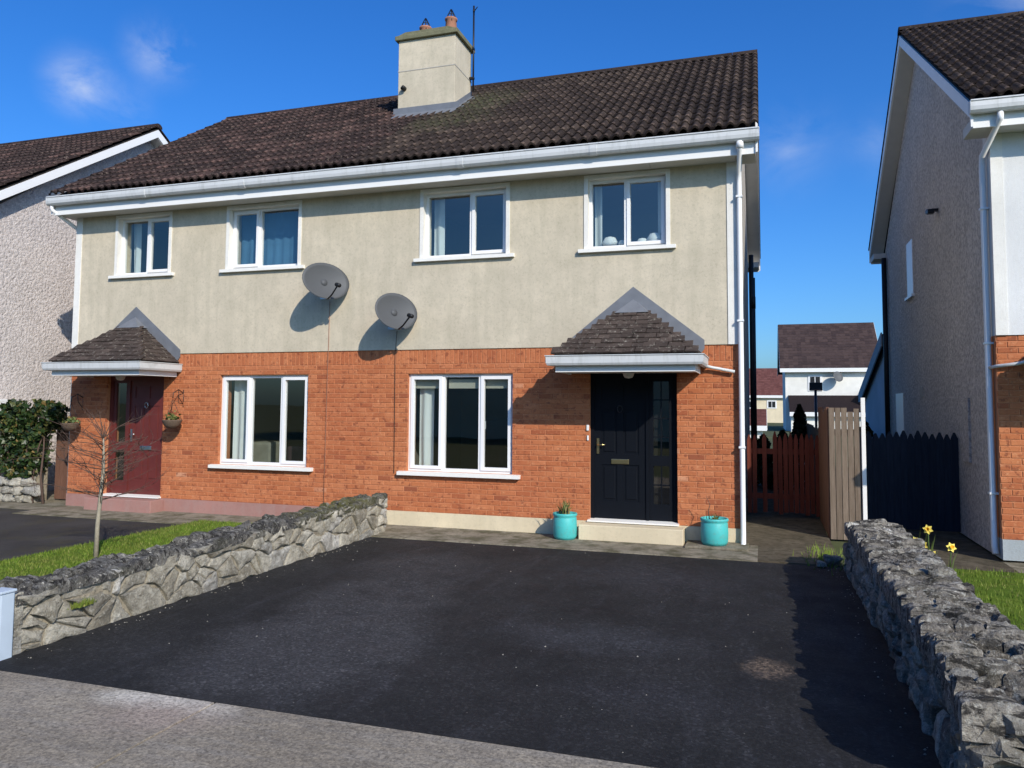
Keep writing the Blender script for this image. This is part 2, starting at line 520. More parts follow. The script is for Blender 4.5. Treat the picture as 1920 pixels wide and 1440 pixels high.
M['petal'] = simple('yellow petals', (.80, .66, .13), .6, .1, 30)
M['trumpet'] = simple('deep yellow trumpet', (.85, .50, .04), .6, .1, 30)
M['coir'] = simple('coir basket', (.12, .085, .06), .95, .4, 30, bump=.8)
M['pinkish'] = simple('dark moss lichen cap', (.17, .165, .10), .95, .5, 9, bump=.6, bs=40)

# ------------------------------------------------------------------ mesh helpers
WPOS = {}
ID = lambda x, y, z: (x, y, z)


class MB:
    def __init__(self, T=ID, s=1):
        self.v, self.f, self.r, self.T, self.s, self.sm = [], [], [], T, s, []

    def add(self, vs, fs, rnd=0.0, smooth=False):
        o = len(self.v)
        self.v += [self.T(*p) for p in vs]
        for f in fs:
            f = [i + o for i in f]
            self.f.append(f[::-1] if self.s < 0 else f)
            self.r.append(rnd)
            self.sm.append(smooth)
        return self

    def box(self, x0, x1, y0, y1, z0, z1, rnd=0.0):
        x0, x1 = min(x0, x1), max(x0, x1)
        y0, y1 = min(y0, y1), max(y0, y1)
        z0, z1 = min(z0, z1), max(z0, z1)
        vs = [(x, y, z) for z in (z0, z1) for y in (y0, y1) for x in (x0, x1)]
        return self.add(vs, [(0, 2, 3, 1), (4, 5, 7, 6), (0, 1, 5, 4), (2, 6, 7, 3), (0, 4, 6, 2), (1, 3, 7, 5)], rnd)

    def bbox(self, x0, x1, y0, y1, z0, z1, b=0.006, rnd=0.0):
        """box with chamfered edges"""
        bm = bmesh.new()
        bmesh.ops.create_cube(bm, size=1)
        for v in bm.verts:
            v.co = Vector(((x0 + x1) / 2 + v.co.x * (x1 - x0), (y0 + y1) / 2 + v.co.y * (y1 - y0), (z0 + z1) / 2 + v.co.z * (z1 - z0)))
        bmesh.ops.bevel(bm, geom=bm.edges[:], offset=b, segments=2, affect='EDGES', profile=.6)
        bmesh.ops.recalc_face_normals(bm, faces=bm.faces[:])
        bm.verts.index_update()
        self.add([tuple(v.co) for v in bm.verts], [[v.index for v in f.verts] for f in bm.faces], rnd)
        bm.free()
        return self

    def prism(self, poly, axis, a, b, rnd=0.0):
        """extrude a polygon (list of 2-tuples) along an axis from a to b"""
        def P(p, t):
            return {0: (t, p[0], p[1]), 1: (p[0], t, p[1]), 2: (p[0], p[1], t)}[axis]
        n = len(poly)
        ar = sum(poly[i][0] * poly[(i + 1) % n][1] - poly[(i + 1) % n][0] * poly[i][1] for i in range(n))
        if axis == 1:
            ar = -ar
        pl = poly if ar > 0 else poly[::-1]
        a, b = min(a, b), max(a, b)
        vs = [P(p, a) for p in pl] + [P(p, b) for p in pl]
        fs = [tuple(range(n))[::-1], tuple(range(n, 2 * n))]
        fs += [(i, (i + 1) % n, n + (i + 1) % n, n + i) for i in range(n)]
        return self.add(vs, fs, rnd)

    def tube(self, pts, r, n=8, rnd=0.0, cap=True):
        pts = [Vector(p) for p in pts]
        rs = r if isinstance(r, (list, tuple)) else [r] * len(pts)
        vs, fs = [], []
        prev = None
        for i, p in enumerate(pts):
            d = (pts[min(i + 1, len(pts) - 1)] - pts[max(i - 1, 0)]).normalized()
            up = Vector((0, 0, 1)) if abs(d.z) < .9 else Vector((1, 0, 0))
            if prev is not None:
                up = prev
            a = d.cross(up)
            a = a.normalized() if a.length > 1e-6 else d.orthogonal().normalized()
            b = a.cross(d).normalized()
            prev = b
            for k in range(n):
                q = 2 * math.pi * k / n
                vs.append(tuple(p + (a * math.cos(q) + b * math.sin(q)) * rs[i]))
        for i in range(len(pts) - 1):
            for k in range(n):
                fs.append((i * n + k, i * n + (k + 1) % n, (i + 1) * n + (k + 1) % n, (i + 1) * n + k))
        if cap:
            fs.append(tuple(range(n))[::-1])
            fs.append(tuple(range((len(pts) - 1) * n, len(pts) * n)))
        return self.add(vs, fs, rnd, True)

    def lathe(self, prof, c, n=20, rnd=0.0):
        vs, fs = [], []
        for (rr, z) in prof:
            for k in range(n):
                q = 2 * math.pi * k / n
                vs.append((c[0] + rr * math.cos(q), c[1] + rr * math.sin(q), c[2] + z))
        m = len(prof)
        for i in range(m - 1):
            for k in range(n):
                fs.append((i * n + k, i * n + (k + 1) % n, (i + 1) * n + (k + 1) % n, (i + 1) * n + k))
        if prof[0][0] > 1e-4:
            fs.append(tuple(range(n))[::-1])
        if prof[-1][0] > 1e-4:
            fs.append(tuple(range((m - 1) * n, m * n)))
        return self.add(vs, fs, rnd, True)

    def quad(self, a, b, c, d, rnd=0.0):
        return self.add([a, b, c, d], [(0, 1, 2, 3)], rnd)

    def mesh(self, name, mat, off=Vector((0, 0, 0))):
        me = bpy.data.meshes.new(name)
        me.from_pydata([(x - off.x, y - off.y, z - off.z) for x, y, z in self.v], [], self.f)
        at = me.attributes.new('rnd', 'FLOAT', 'FACE')
        at.data.foreach_set('value', self.r)
        me.polygons.foreach_set('use_smooth', self.sm)
        if mat is not None:
            me.materials.append(mat)
        me.update()
        return me

    def build(self, name, mat, parent=None):
        off = WPOS[parent.name] if parent else Vector((0, 0, 0))
        me = self.mesh(name, M[mat] if isinstance(mat, str) else mat, off)
        o = bpy.data.objects.new(name, me)
        COL.objects.link(o)
        if parent:
            o.parent = parent
            WPOS[o.name] = off
        else:
            WPOS[o.name] = Vector((0, 0, 0))
        return o

    def build_top(self, name, mat, origin):
        """a top-level one-mesh thing with its origin at its base"""
        off = Vector(origin)
        o = bpy.data.objects.new(name, self.mesh(name, M[mat], off))
        COL.objects.link(o)
        o.location = off
        WPOS[o.name] = off
        return o


def empty(name, loc):
    o = bpy.data.objects.new(name, None)
    COL.objects.link(o)
    o.location = loc
    o.empty_display_size = .2
    WPOS[o.name] = Vector(loc)
    return o


def inst(name, me, parent, loc, rot=(0, 0, 0), scale=(1, 1, 1)):
    o = bpy.data.objects.new(name, me)
    COL.objects.link(o)
    o.parent = parent
    o.location = Vector(loc) - WPOS[parent.name]
    o.rotation_euler = rot
    o.scale = scale
    return o


def tag(o, label=None, cat=None, group=None, kind=None):
    for k, v in (('label', label), ('category', cat), ('group', group), ('kind', kind)):
        if v:
            o[k] = v
    return o


def struct(name, mb, mat):
    return tag(mb.build(name, mat), kind='structure')


# ------------------------------------------------------------------ ground
g = MB()
g.quad((-600, -600, -.03), (600, -600, -.03), (600, 1200, -.03), (-600, 1200, -.03))
struct('ground', g, 'ground')
PAVY = -6.79


def sheet(name, mat, x0, x1, y0, y1, z, kind=True):
    m = MB()
    m.box(x0, x1, y0, y1, z - .05, z)
    return struct(name, m, mat)


sheet('driveway', 'tarmac', -4.96, 1.3, PAVY, -1.06, 0.0)
sheet('neighbour_driveway', 'tarmac_old', -13.5, -8.05, PAVY, -.62, 0.0)
sheet('house_apron', 'apron', -11.6, .22, -1.06, .02, 0.012)
sheet('passage_apron', 'path_dark', .22, 1.17, -1.02, .02, 0.010)
sheet('side_path', 'path_dark', 0.0, 1.17, .02, 9.0, 0.008)
sheet('neighbour_side_path', 'path_dark', 1.66, 3.04, -.75, 9.0, 0.004)
sheet('neighbour_path', 'apron', 3.04, 9, -.75, .0, 0.004)
sheet('neighbour_apron', 'apron', -14.2, -11.6, -.62, 3.0, 0.004)
# front footpath in concrete bays
fp = sheet('footpath', 'soil', -26, 16, -9.2, PAVY, -0.02)
xs_ = [-26, -20, -14, -8.6, -2.96, 2.7, 8.4, 16]
for i in range(len(xs_) - 1):
    m = MB()
    m.bbox(xs_[i] + .008, xs_[i + 1] - .008, -9.19, PAVY - .004, -.05, .0, .003)
    m.build('paving_bay', 'concrete', fp)
m = MB()
m.bbox(-40, 30, -9.36, -9.205, -.2, .0, .015)
struct('road_kerb', m, 'concrete')
sheet('road', 'concrete', -60, 50, -16, -9.36, -.115)  # out of view; pale concrete chosen to bounce light onto the house fronts


def lawn(name, x0, x1, y0, y1, z, n, seed, label, h=.032):
    rg = random.Random(seed)
    sheet(name, 'lawn', x0, x1, y0, y1, z)
    m = MB()
    for i in range(n):
        x, y = rg.uniform(x0, x1), rg.uniform(y0, y1)
        a = rg.uniform(0, 6.28)
        hh = h * rg.uniform(.5, 1.3)
        dx, dy = math.cos(a) * .005, math.sin(a) * .005
        lx, ly = rg.uniform(-.02, .02), rg.uniform(-.02, .02)
        m.add([(x - dx, y - dy, z - .005), (x + dx, y + dy, z - .005), (x + lx, y + ly, z + hh)], [(0, 1, 2)], rg.random())
    o = m.build('grass', 'grass')
    tag(o, label, 'grass', kind='stuff')


lawn('lawn', -8.05, -5.35, PAVY + .02, -.78, .03, 34000, 1, 'short green grass of the narrow lawn behind the left stone wall')
lawn('neighbour_lawn', 1.70, 9.0, -9.1, -.80, .02, 30000, 2, 'dark green grass of the lawn beyond the right stone wall', .045)

# ------------------------------------------------------------------ roof tile and brick library
rg = random.Random(7)


def tile_mesh(seed, mat, w=.30, L=.40, rolls=2, hr=.050, th=.020):
    r_ = random.Random(seed)
    mb = MB()
    n = 7 * rolls
    top, hs_ = [], []
    jz = r_.uniform(-.003, .004)
    for i in range(n + 1):
        u = i / n
        ph = (u * rolls) % 1.0
        hgt = hr * max(0.0, math.sin(math.pi * min(1, max(0, (ph - .30) / .70)))) ** .8 if i < n else 0.0
        hs_.append(hgt)
        for j, yy in enumerate((0.0, .10, L)):
            top.append(((u - .5) * w, yy, th + hgt + (jz, jz * .5, -.004)[j]))
    vs = top + [(top[3 * i][0], 0.0, top[3 * i][2] - th - .012) for i in range(n + 1)]
    o = len(top)
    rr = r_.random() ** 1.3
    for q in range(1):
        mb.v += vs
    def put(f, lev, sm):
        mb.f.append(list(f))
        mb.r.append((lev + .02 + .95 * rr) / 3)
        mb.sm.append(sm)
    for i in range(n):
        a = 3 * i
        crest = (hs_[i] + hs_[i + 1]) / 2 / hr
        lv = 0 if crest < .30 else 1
        put((a, a + 3, a + 4, a + 1), 2 if crest > .62 else lv, True)  # front of each high roll takes the painted highlight level
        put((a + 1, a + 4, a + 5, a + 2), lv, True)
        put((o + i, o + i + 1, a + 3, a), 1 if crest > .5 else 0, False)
    return mb, M[mat]


def brick_mesh(rnd, seed, w=.215, h=.065):
    r_ = random.Random(seed)
    mb = MB()
    j = lambda a=.0022: r_.uniform(-a, a)
    b = .004
    x, z = w / 2, h / 2
    vs = [(-x + j(), .03, -z + j()), (x + j(), .03, -z + j()), (x + j(), .03, z + j()), (-x + j(), .03, z + j())]
    vs += [(-x, -.003, -z), (x, -.003, -z), (x, -.003, z), (-x, -.003, z)]
    y = -.0065 + j(.0015)
    vs += [(-x + b, y, -z + b), (x - b, y + j(.001), -z + b), (x - b, y, z - b), (-x + b, y + j(.001), z - b)]
    fs = []
    for a in (0, 4):
        for k in range(4):
            fs.append((a + k, a + (k + 1) % 4, a + 4 + (k + 1) % 4, a + 4 + k))
    fs.append((8, 9, 10, 11))
    mb.add(vs, fs, rnd)
    return mb


BR_R = [.06 + i / 21 * .89 for i in range(22)] + [.005, .015, .975, .985, 1.0, 1.0]
BR_MB = [brick_mesh(BR_R[i], i) for i in range(len(BR_R))]
BR_ME = [b.mesh('brick', M['brick']) for b in BR_MB]
SO_MB = [brick_mesh(BR_R[i], 100 + i, .065, .215) for i in range(22)]
SO_ME = [b.mesh('brick', M['brick']) for b in SO_MB]


def add_scaled(dst, src, loc, sc, rnd=None, R=None):
    vs = []
    for v in src.v:
        p = Vector((v[0] * sc[0], v[1] * sc[1], v[2] * sc[2]))
        if R is not None:
            p = R @ p
        vs.append(tuple(p + Vector(loc)))
    o = len(dst.v)
    dst.v += vs
    for i, f in enumerate(src.f):
        dst.f.append([k + o for k in f])
        dst.r.append(src.r[i] if rnd is None else rnd)
        dst.sm.append(src.sm[i])


PITCH = math.atan2(8.62 - 5.535, 4.34 + .45)
SLOPE = math.hypot(8.62 - 5.535, 4.34 + .45)
HD = 8.68          # house depth


def wall_grid(mb, x0, x1, z0, z1, y0, y1, holes):
    """front wall with rectangular openings, as one shell of front, back and reveal faces"""
    xs = sorted({x0, x1, *[h[0] for h in holes], *[h[1] for h in holes]})
    zs = sorted({z0, z1, *[h[2] for h in holes], *[h[3] for h in holes]})
    xs = [x for x in xs if x0 <= x <= x1]
    zs = [z for z in zs if z0 <= z <= z1]

    def solid(i, j):
        if i < 0 or j < 0 or i >= len(xs) - 1 or j >= len(zs) - 1:
            return False
        cx, cz = (xs[i] + xs[i + 1]) / 2, (zs[j] + zs[j + 1]) / 2
        return not any(h[0] < cx < h[1] and h[2] < cz < h[3] for h in holes)
    for i in range(len(xs) - 1):
        for j in range(len(zs) - 1):
            if not solid(i, j):
                continue
            a, b, c_, d = xs[i], xs[i + 1], zs[j], zs[j + 1]
            mb.quad((a, y0, c_), (b, y0, c_), (b, y0, d), (a, y0, d))
            mb.quad((b, y1, c_), (a, y1, c_), (a, y1, d), (b, y1, d))
            if not solid(i - 1, j):
                mb.quad((a, y1, c_), (a, y0, c_), (a, y0, d), (a, y1, d))
            if not solid(i + 1, j):
                mb.quad((b, y0, c_), (b, y1, c_), (b, y1, d), (b, y0, d))
            if not solid(i, j - 1):
                mb.quad((a, y1, c_), (b, y1, c_), (b, y0, c_), (a, y0, c_))
            if not solid(i, j + 1):
                mb.quad((a, y0, d), (b, y0, d), (b, y1, d), (a, y1, d))


def wavy(mb, x0, x1, z0, z1, y, amp, n=26, ph=0.0, taper=0.0):
    """hanging curtain; taper pulls the hem in towards x0"""
    vs, fs = [], []
    rows = 8
    for j in range(rows + 1):
        tz = j / rows
        z = z1 + (z0 - z1) * tz
        w = (x1 - x0) * (1 - taper * math.sin(tz * math.pi / 2))
        for i in range(n + 1):
            u = i / n
            vs.append((x0 + w * u, y + amp * math.sin(u * 38 * abs(x1 - x0) + ph + .6 * math.sin(3 * tz)) * (.5 + .5 * tz), z))
    for j in range(rows):
        for i in range(n):
            a = j * (n + 1) + i
            fs.append((a, a + n + 1, a + n + 2, a + 1))
    mb.add(vs, fs, 0, True)


def hip_rows(w_base, slope_len, gauge):
    pass


class House:
    """one semi-detached house; local x runs from the party wall (-5.8) to the outer corner (0)"""
    W = 5.80

    def __init__(self, name, label, base, s, yo, zo, st):
        self.base, self.s, self.yo, self.zo, self.st = base, s, yo, zo, st
        self.root = empty(name, self.T(-2.9, 0, 0))
        tag(self.root, label, 'house', 'semi-detached houses of the estate')
        self.rg = random.Random(st.get('seed', 3))

    def T(self, x, y, z):
        return (self.base + self.s * x, y + self.yo, z + self.zo)

    def mb(self):
        return MB(self.T, self.s)

    def P(self, name, mat, fill, parent=None):
        m = self.mb()
        fill(m)
        return m.build(name, mat, parent or self.root)

    # ---------------------------------------------------------------- shell
    def shell(self):
        st = self.st
        W = self.W
        H = st['holes']
        up = [h for h in H if h[2] > 3]
        lo = [h for h in H if h[2] < 3]
        self.P('rendered_wall', st['render'], lambda m: wall_grid(m, -W, 0, 2.70, 5.45, -.022, .30, up))
        self.brick_wall = self.P('brick_wall', 'mortar', lambda m: wall_grid(m, -W, 0, .225, 2.70, 0.0, .30, lo))
        self.P('plinth', st['plinth'], lambda m: m.box(-W, .002, -.018, .29, -.02, .2255))
        self.bricks(lo)
        # outer gable with its pentagon outline, rear wall
        zr = 8.53
        def gable(m):
            m.prism([(.30, -.02), (HD, -.02), (HD, 5.40), (4.34, zr), (.30, 5.40 + .30 * .655)], 0, -.3, -.001)
        self.P('gable_wall', st['gable'], gable)
        self.P('rear_wall', st['gable'], lambda m: m.box(-W, -.3, HD - .3, HD - .001, -.02, 5.4))
        if st.get('quoin'):
            self.P('corner_strip', 'band', lambda m: m.box(-.13, .004, -.034, -.022, 2.70, 5.21))

    def bricks(self, holes):
        st, W, r_ = self.st, self.W, self.rg
        out = []
        soldier = st.get('soldier', True)
        nz = 30 if soldier else 33
        for i in range(nz):
            z0 = .225 + i * .075
            zc = z0 + .0375
            spans = [(-W, 0.0)]
            for h in holes:
                if h[2] < zc < h[3]:
                    new = []
                    for a, b in spans:
                        if h[1] <= a or h[0] >= b:
                            new.append((a, b))
                        else:
                            if h[0] - a > .03:
                                new.append((a, h[0]))
                            if b - h[1] > .03:
                                new.append((h[1], b))
                    spans = new
            off = .1125 * (i % 2)
            for a, b in spans:
                k = math.floor((a - off) / .225)
                x = k * .225 + off
                while x < b:
                    l, r2 = max(a, x), min(b, x + .215)
                    if r2 - l > .025:
                        out.append(((l + r2) / 2, zc, r2 - l, False))
                    x += .225
        if soldier:
            x = -W
            while x < -.03:
                out.append((x + .0375, 2.475 + .1125, .065, True))
                x += .075
        out2 = []
        for (x, z, w, so) in out:
            wp = Vector(self.T(x, 0, z))
            out2.append(((wp - CAM).length, x, z, w, so))
        if st.get('brick_key'):
            out2.sort(key=lambda q: st['brick_key'](q))
        else:
            out2.sort()
        rest = MB()
        for n, (d, x, z, w, so) in enumerate(out2):
            if so:
                k = r_.randrange(len(SO_ME))
                me, mbx, sc = SO_ME[k], SO_MB[k], (1, 1, 1)
            else:
                q = r_.random()
                dk = st.get('dark', .02)
                if q < dk:
                    k = r_.choice((24, 25, 26, 24, 25))
                elif q < dk + .004:
                    k = r_.choice((22, 23))
                else:
                    k = r_.randrange(22)
                for (bx, bz, bw, bh, pr) in st.get('stain', ()):
                    if abs(x - bx) < bw and abs(z - bz) < bh and r_.random() < pr:
                        k = r_.choice((24, 25, 26, 24, 24))
                me, mbx, sc = BR_ME[k], BR_MB[k], (w / .215, 1, 1)
            loc = self.T(x, 0, z)
            if n < 300:
                inst('brick', me, self.brick_wall, loc, (0, r_.uniform(-.004, .004), 0), sc)
            else:
                add_scaled(rest, mbx, loc, sc)
        if rest.v:
            o = rest.build('brick_courses', 'brick', self.brick_wall)
            tag(o, kind='stuff')

    # ---------------------------------------------------------------- roof
    def roof(self):
        st, W, r_ = self.st, self.W, self.rg
        xo = st.get('verge', .30)
        y0, z0 = -.45, 5.535
        def deck(m):
            poly = [(y0 + .03, z0 - .02), (4.34, 8.595), (2 * 4.34 - y0, z0 - .02), (2 * 4.34 - y0, z0 - .10), (4.34, 8.50), (y0 + .03, z0 - .10)]
            m.prism(poly, 0, -W - .004, xo - .045)
        rf = self.P('roof', 'deck', deck)
        self.roof_obj = rf
        tm = st['tile']
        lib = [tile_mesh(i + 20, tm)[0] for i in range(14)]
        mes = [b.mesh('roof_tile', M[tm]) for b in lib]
        nrow = 17
        gauge = (SLOPE - .04) / nrow
        ncol = int(round((W + xo) / .30))
        cw = (W + xo) / ncol
        cs, sn = math.cos(PITCH), math.sin(PITCH)
        tilt = RAD(2.6)
        tiles = []
        ch = st.get('chimney_hole')
        for i in range(nrow):
            for j in range(ncol):
                x = -W + (j + .5) * cw
                d = i * gauge
                y, z = y0 + d * cs, z0 + d * sn
                if ch and ch[0] < x < ch[1] and ch[2] < y + .15 < ch[3]:
                    continue
                p = Vector(self.T(x, y, z))
                tiles.append(((p - CAM).length, x, y, z))
        tiles.sort()
        if not st.get('tile_objects', True):
            lim = 0
        else:
            lim = 300
        rest = MB()
        R = Matrix.Rotation(PITCH - tilt, 3, 'X')
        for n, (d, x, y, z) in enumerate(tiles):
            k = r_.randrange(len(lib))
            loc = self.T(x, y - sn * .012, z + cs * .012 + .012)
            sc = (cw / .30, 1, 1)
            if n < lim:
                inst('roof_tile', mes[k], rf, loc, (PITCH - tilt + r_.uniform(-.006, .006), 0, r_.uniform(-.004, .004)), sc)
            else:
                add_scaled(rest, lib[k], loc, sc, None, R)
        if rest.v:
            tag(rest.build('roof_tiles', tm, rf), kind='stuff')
        self.P('rear_tiles', tm, lambda m: m.prism([(4.35, 8.605), (4.35, 8.635), (2 * 4.34 - y0 + .02, z0 + .02), (2 * 4.34 - y0 + .02, z0 - .01)], 0, -W, xo, .5), rf)
        # ridge tiles
        x = -W
        nr = int((W + xo) / .45)
        lw = (W + xo) / nr
        for k in range(nr):
            a = -W + k * lw
            if ch and ch[3] > 4.2 and ch[0] < a + lw / 2 < ch[1]:
                continue
            def rt(m):
                prof = []
                for q in range(9):
                    an = math.pi * q / 8
                    prof.append((4.34 - .125 * math.cos(an), 8.605 + .105 * math.sin(an)))
                m.prism(prof, 0, a + .004, a + lw - .004, .34 + .3 * r_.random())
            self.P('ridge_tile', tm, rt, rf)
        # verge: barge boards and soffit
        yb = 2 * 4.34 - y0
        def barge(m):
            for sgn in (1, -1):
                Y = lambda y: y if sgn > 0 else 2 * 4.34 - y
                m.prism([(Y(-.40), 5.50), (Y(4.34), 8.555), (Y(4.34), 8.37), (Y(-.36), 5.335), (Y(-.40), 5.21)], 0, xo - .040, xo - .012)
        self.P('barge_board', st.get('barge', 'fascia'), barge)
        def vs(m):
            for sgn in (1, -1):
                Y = lambda y: y if sgn > 0 else 2 * 4.34 - y
                m.prism([(Y(-.36), 5.35), (Y(4.34), 8.38), (Y(4.34), 8.36), (Y(-.36), 5.33)], 0, .001, xo - .041)
                m.prism([(Y(-.36), 5.34), (Y(.12), 5.34), (Y(.12), 5.215), (Y(-.36), 5.215)], 0, .001, xo - .041)
        self.P('verge_soffit', 'soffit', vs)
        # eaves
        self.P('fascia', 'fascia', lambda m: m.box(-W, xo - .042, -.372, -.345, 5.20, 5.45))
        n = 5
        for k in range(n):
            a, b = -W + k * W / n, -W + (k + 1) * W / n
            self.P('soffit_board', 'soffit', lambda m: m.box(a + .003, b - .003, -.345, -.023, 5.212, 5.224))
        def gut(m):
            prof = [(-.378, 5.50), (-.378, 5.405), (-.395, 5.370), (-.43, 5.352), (-.47, 5.358), (-.495, 5.385), (-.503, 5.43), (-.500, 5.485), (-.512, 5.497), (-.508, 5.512), (-.488, 5.508),
                    (-.490, 5.43), (-.484, 5.392), (-.465, 5.370), (-.43, 5.364), (-.402, 5.380), (-.390, 5.41), (-.390, 5.50)]
            m.prism(prof, 0, -W, xo + .004)
        gt = self.P('gutter', 'gutter', gut)
        for x in (-W + 1.9, -W + 3.9):
            self.P('gutter_joint', 'gutter', lambda m: m.prism([(-.376, 5.50), (-.376, 5.40), (-.395, 5.362), (-.43, 5.344), (-.475, 5.350), (-.503, 5.382), (-.512, 5.43), (-.509, 5.485), (-.50, 5.485), (-.502, 5.43), (-.494, 5.387), (-.47, 5.360), (-.43, 5.353), (-.397, 5.372), (-.38, 5.41), (-.38, 5.50)], 0, x - .05, x + .05), gt)
        self.P('gutter_end', 'gutter', lambda m: m.prism([(-.378, 5.50), (-.378, 5.405), (-.395, 5.370), (-.43, 5.352), (-.47, 5.358), (-.495, 5.385), (-.503, 5.43), (-.505, 5.505)], 0, xo + .004, xo + .010), gt)

    # ---------------------------------------------------------------- windows
    def window(self, x0, x1, z0, z1, yf, cells, sash, surround=False, sill_over=.07, curtains=(), blind=False, depth=2.6, label=None, furn=None):
        """cells: list of (fraction start, fraction end); sash: which cells have their own opening frame"""
        ft = .048
        def frame(m):
            m.box(x0, x1, yf, yf + .07, z0, z0 + ft)
            m.box(x0, x1, yf, yf + .07, z1 - ft, z1)
            m.box(x0, x0 + ft, yf, yf + .07, z0 + ft, z1 - ft)
            m.box(x1 - ft, x1, yf, yf + .07, z0 + ft, z1 - ft)
            for c_ in cells[1:]:
                xm = x0 + (x1 - x0) * c_[0]
                m.box(xm - ft * .55, xm + ft * .55, yf, yf + .07, z0 + ft, z1 - ft)
        w = self.P('window', 'upvc', frame)
        for i, c_ in enumerate(cells):
            a = x0 + (x1 - x0) * c_[0] + (ft if i == 0 else ft * .55)
            b = x0 + (x1 - x0) * c_[1] - (ft if i == len(cells) - 1 else ft * .55)
            ga, gb, gz0, gz1, gy = a, b, z0 + ft, z1 - ft, yf + .04
            if sash[i]:
                sw = .036
                def sf(m):
                    y_, y2 = yf - .018, yf + .05
                    m.box(a - .012, b + .012, y_, y2, gz0 - .012, gz0 + sw)
                    m.box(a - .012, b + .012, y_, y2, gz1 - sw, gz1 + .012)
                    m.box(a - .012, a + sw, y_, y2, gz0 + sw, gz1 - sw)
                    m.box(b - sw, b + .012, y_, y2, gz0 + sw, gz1 - sw)
                self.P('sash', 'upvc', sf, w)
                ga, gb, gz0, gz1, gy = a + sw, b - sw, gz0 + sw, gz1 - sw, yf + .02
                if sash[i] == 2:
                    self.P('handle', 'upvc', lambda m: m.box(a + .012, a + .034, yf + .055, yf + .09, (z0 + z1) / 2 - .09, (z0 + z1) / 2 + .03), w)
            self.P('pane', 'glass', lambda m: m.quad((ga - .01, gy, gz0 - .01), (gb + .01, gy, gz0 - .01), (gb + .01, gy, gz1 + .01), (ga - .01, gy, gz1 + .01)), w)
        self.P('sill', 'sill', lambda m: m.prism([(-.085, z0 - .062), (-.085, z0 - .012), (yf + .03, z0 + .004), (yf + .03, z0 - .062)], 0, x0 - sill_over, x1 + sill_over), w)
        if surround:
            b = .052
            def sr(m):
                e_ = .006
                m.box(x0 - b, x0 + e_, -.036, yf + .02, z0 - .008, z1 + b)
                m.box(x1 - e_, x1 + b, -.036, yf + .02, z0 - .008, z1 + b)
                m.box(x0 + e_, x1 - e_, -.036, yf + .02, z1 - e_, z1 + b)
            self.P('surround', 'band', sr, w)
        # the room behind
        def room(m):
            ya, yb, a, b, c_, d = .301, .3 + depth, x0 - .5, x1 + .5, z0 - .75, z1 + .15
            m.quad((a, yb, c_), (b, yb, c_), (b, yb, d), (a, yb, d))
            m.quad((a, ya, c_), (a, yb, c_), (a, yb, d), (a, ya, d))
            m.quad((b, yb, c_), (b, ya, c_), (b, ya, d), (b, yb, d))
            m.quad((a, ya, d), (a, yb, d), (b, yb, d), (b, ya, d))
            m.quad((a, ya, c_), (b, ya, c_), (b, yb, c_), (a, yb, c_))
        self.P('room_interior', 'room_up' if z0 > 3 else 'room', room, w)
        for (a, b, mat, tp) in curtains:
            self.P('curtain', mat, lambda m: wavy(m, x0 + (x1 - x0) * a, x0 + (x1 - x0) * b, z0 - .03, z1 - .02, yf + .20, .025, 28, a * 9, tp), w)
        if blind:
            for c_ in cells:
                a, b = x0 + (x1 - x0) * c_[0] + .05, x0 + (x1 - x0) * c_[1] - .05
                self.P('blind', 'blind', lambda m: m.box(a, b, yf + .10, yf + .112, z1 - .22, z1 - .08), w)
        if furn:
            for (a, b, c_, d, yy, mat) in furn:
                self.P('furniture', mat, lambda m: m.bbox(a, b, yy, yy + .45, c_, d, .05), w)
        return w

    # ---------------------------------------------------------------- porch
    def porch(self, outlet=True):
        st, r_ = self.st, self.rg
        xc, hw, yf = -1.42, .945, -.90
        zE = 2.545
        apex = 3.30
        root = self.P('porch', 'soffit', lambda m: m.box(xc - hw + .05, xc + hw - .05, yf + .05, -.024, 2.315, 2.33))
        self.porch_obj = root
        # fascia on three sides
        def fas(m):
            m.box(xc - hw + .03, xc + hw - .03, yf + .03, yf + .05, 2.30, 2.49)
            m.box(xc - hw + .03, xc - hw + .05, yf + .05, -.024, 2.30, 2.49)
            m.box(xc + hw - .05, xc + hw - .03, yf + .05, -.024, 2.30, 2.49)
        self.P('fascia', 'fascia', fas, root)
        prof = [(0, .155), (0, .075), (.015, .04), (.05, .025), (.085, .032), (.10, .06), (.104, .145), (.115, .155), (.115, .165), (.094, .165), (.094, .07), (.08, .045), (.05, .037), (.022, .05), (.010, .08), (.010, .155)]
        def gut(m):
            o = .0
            path = [(xc - hw + .025, -.024), (xc - hw + .025, yf + .025), (xc + hw - .025, yf + .025), (xc + hw - .025, -.024)]
            dirs = [(-1, 0), (-1, -1), (1, -1), (1, 0)]
            n = len(prof)
            vs = []
            for (px, py), (dx, dy) in zip(path, dirs):
                for (o_, z_) in prof:
                    vs.append((px + dx * o_, py + dy * o_, 2.355 + z_))
            fs = []
            for i in range(3):
                for k in range(n):
                    fs.append((i * n + k, (i + 1) * n + k, (i + 1) * n + (k + 1) % n, i * n + (k + 1) % n))
            m.add(vs, fs)
        self.P('gutter', 'gutter', gut, root)
        # roof core: half pyramid
        def core(m):
            A, B, C, D, E_ = (xc - hw, yf, zE - .03), (xc + hw, yf, zE - .03), (xc + hw, -.024, zE - .03), (xc - hw, -.024, zE - .03), (xc, -.024, apex)
            m.add([A, B, C, D, E_], [(0, 1, 4), (1, 2, 4), (3, 0, 4), (0, 3, 2, 1), (2, 3, 4)])
        self.P('roof_core', 'deck', core, root)
        lib = []
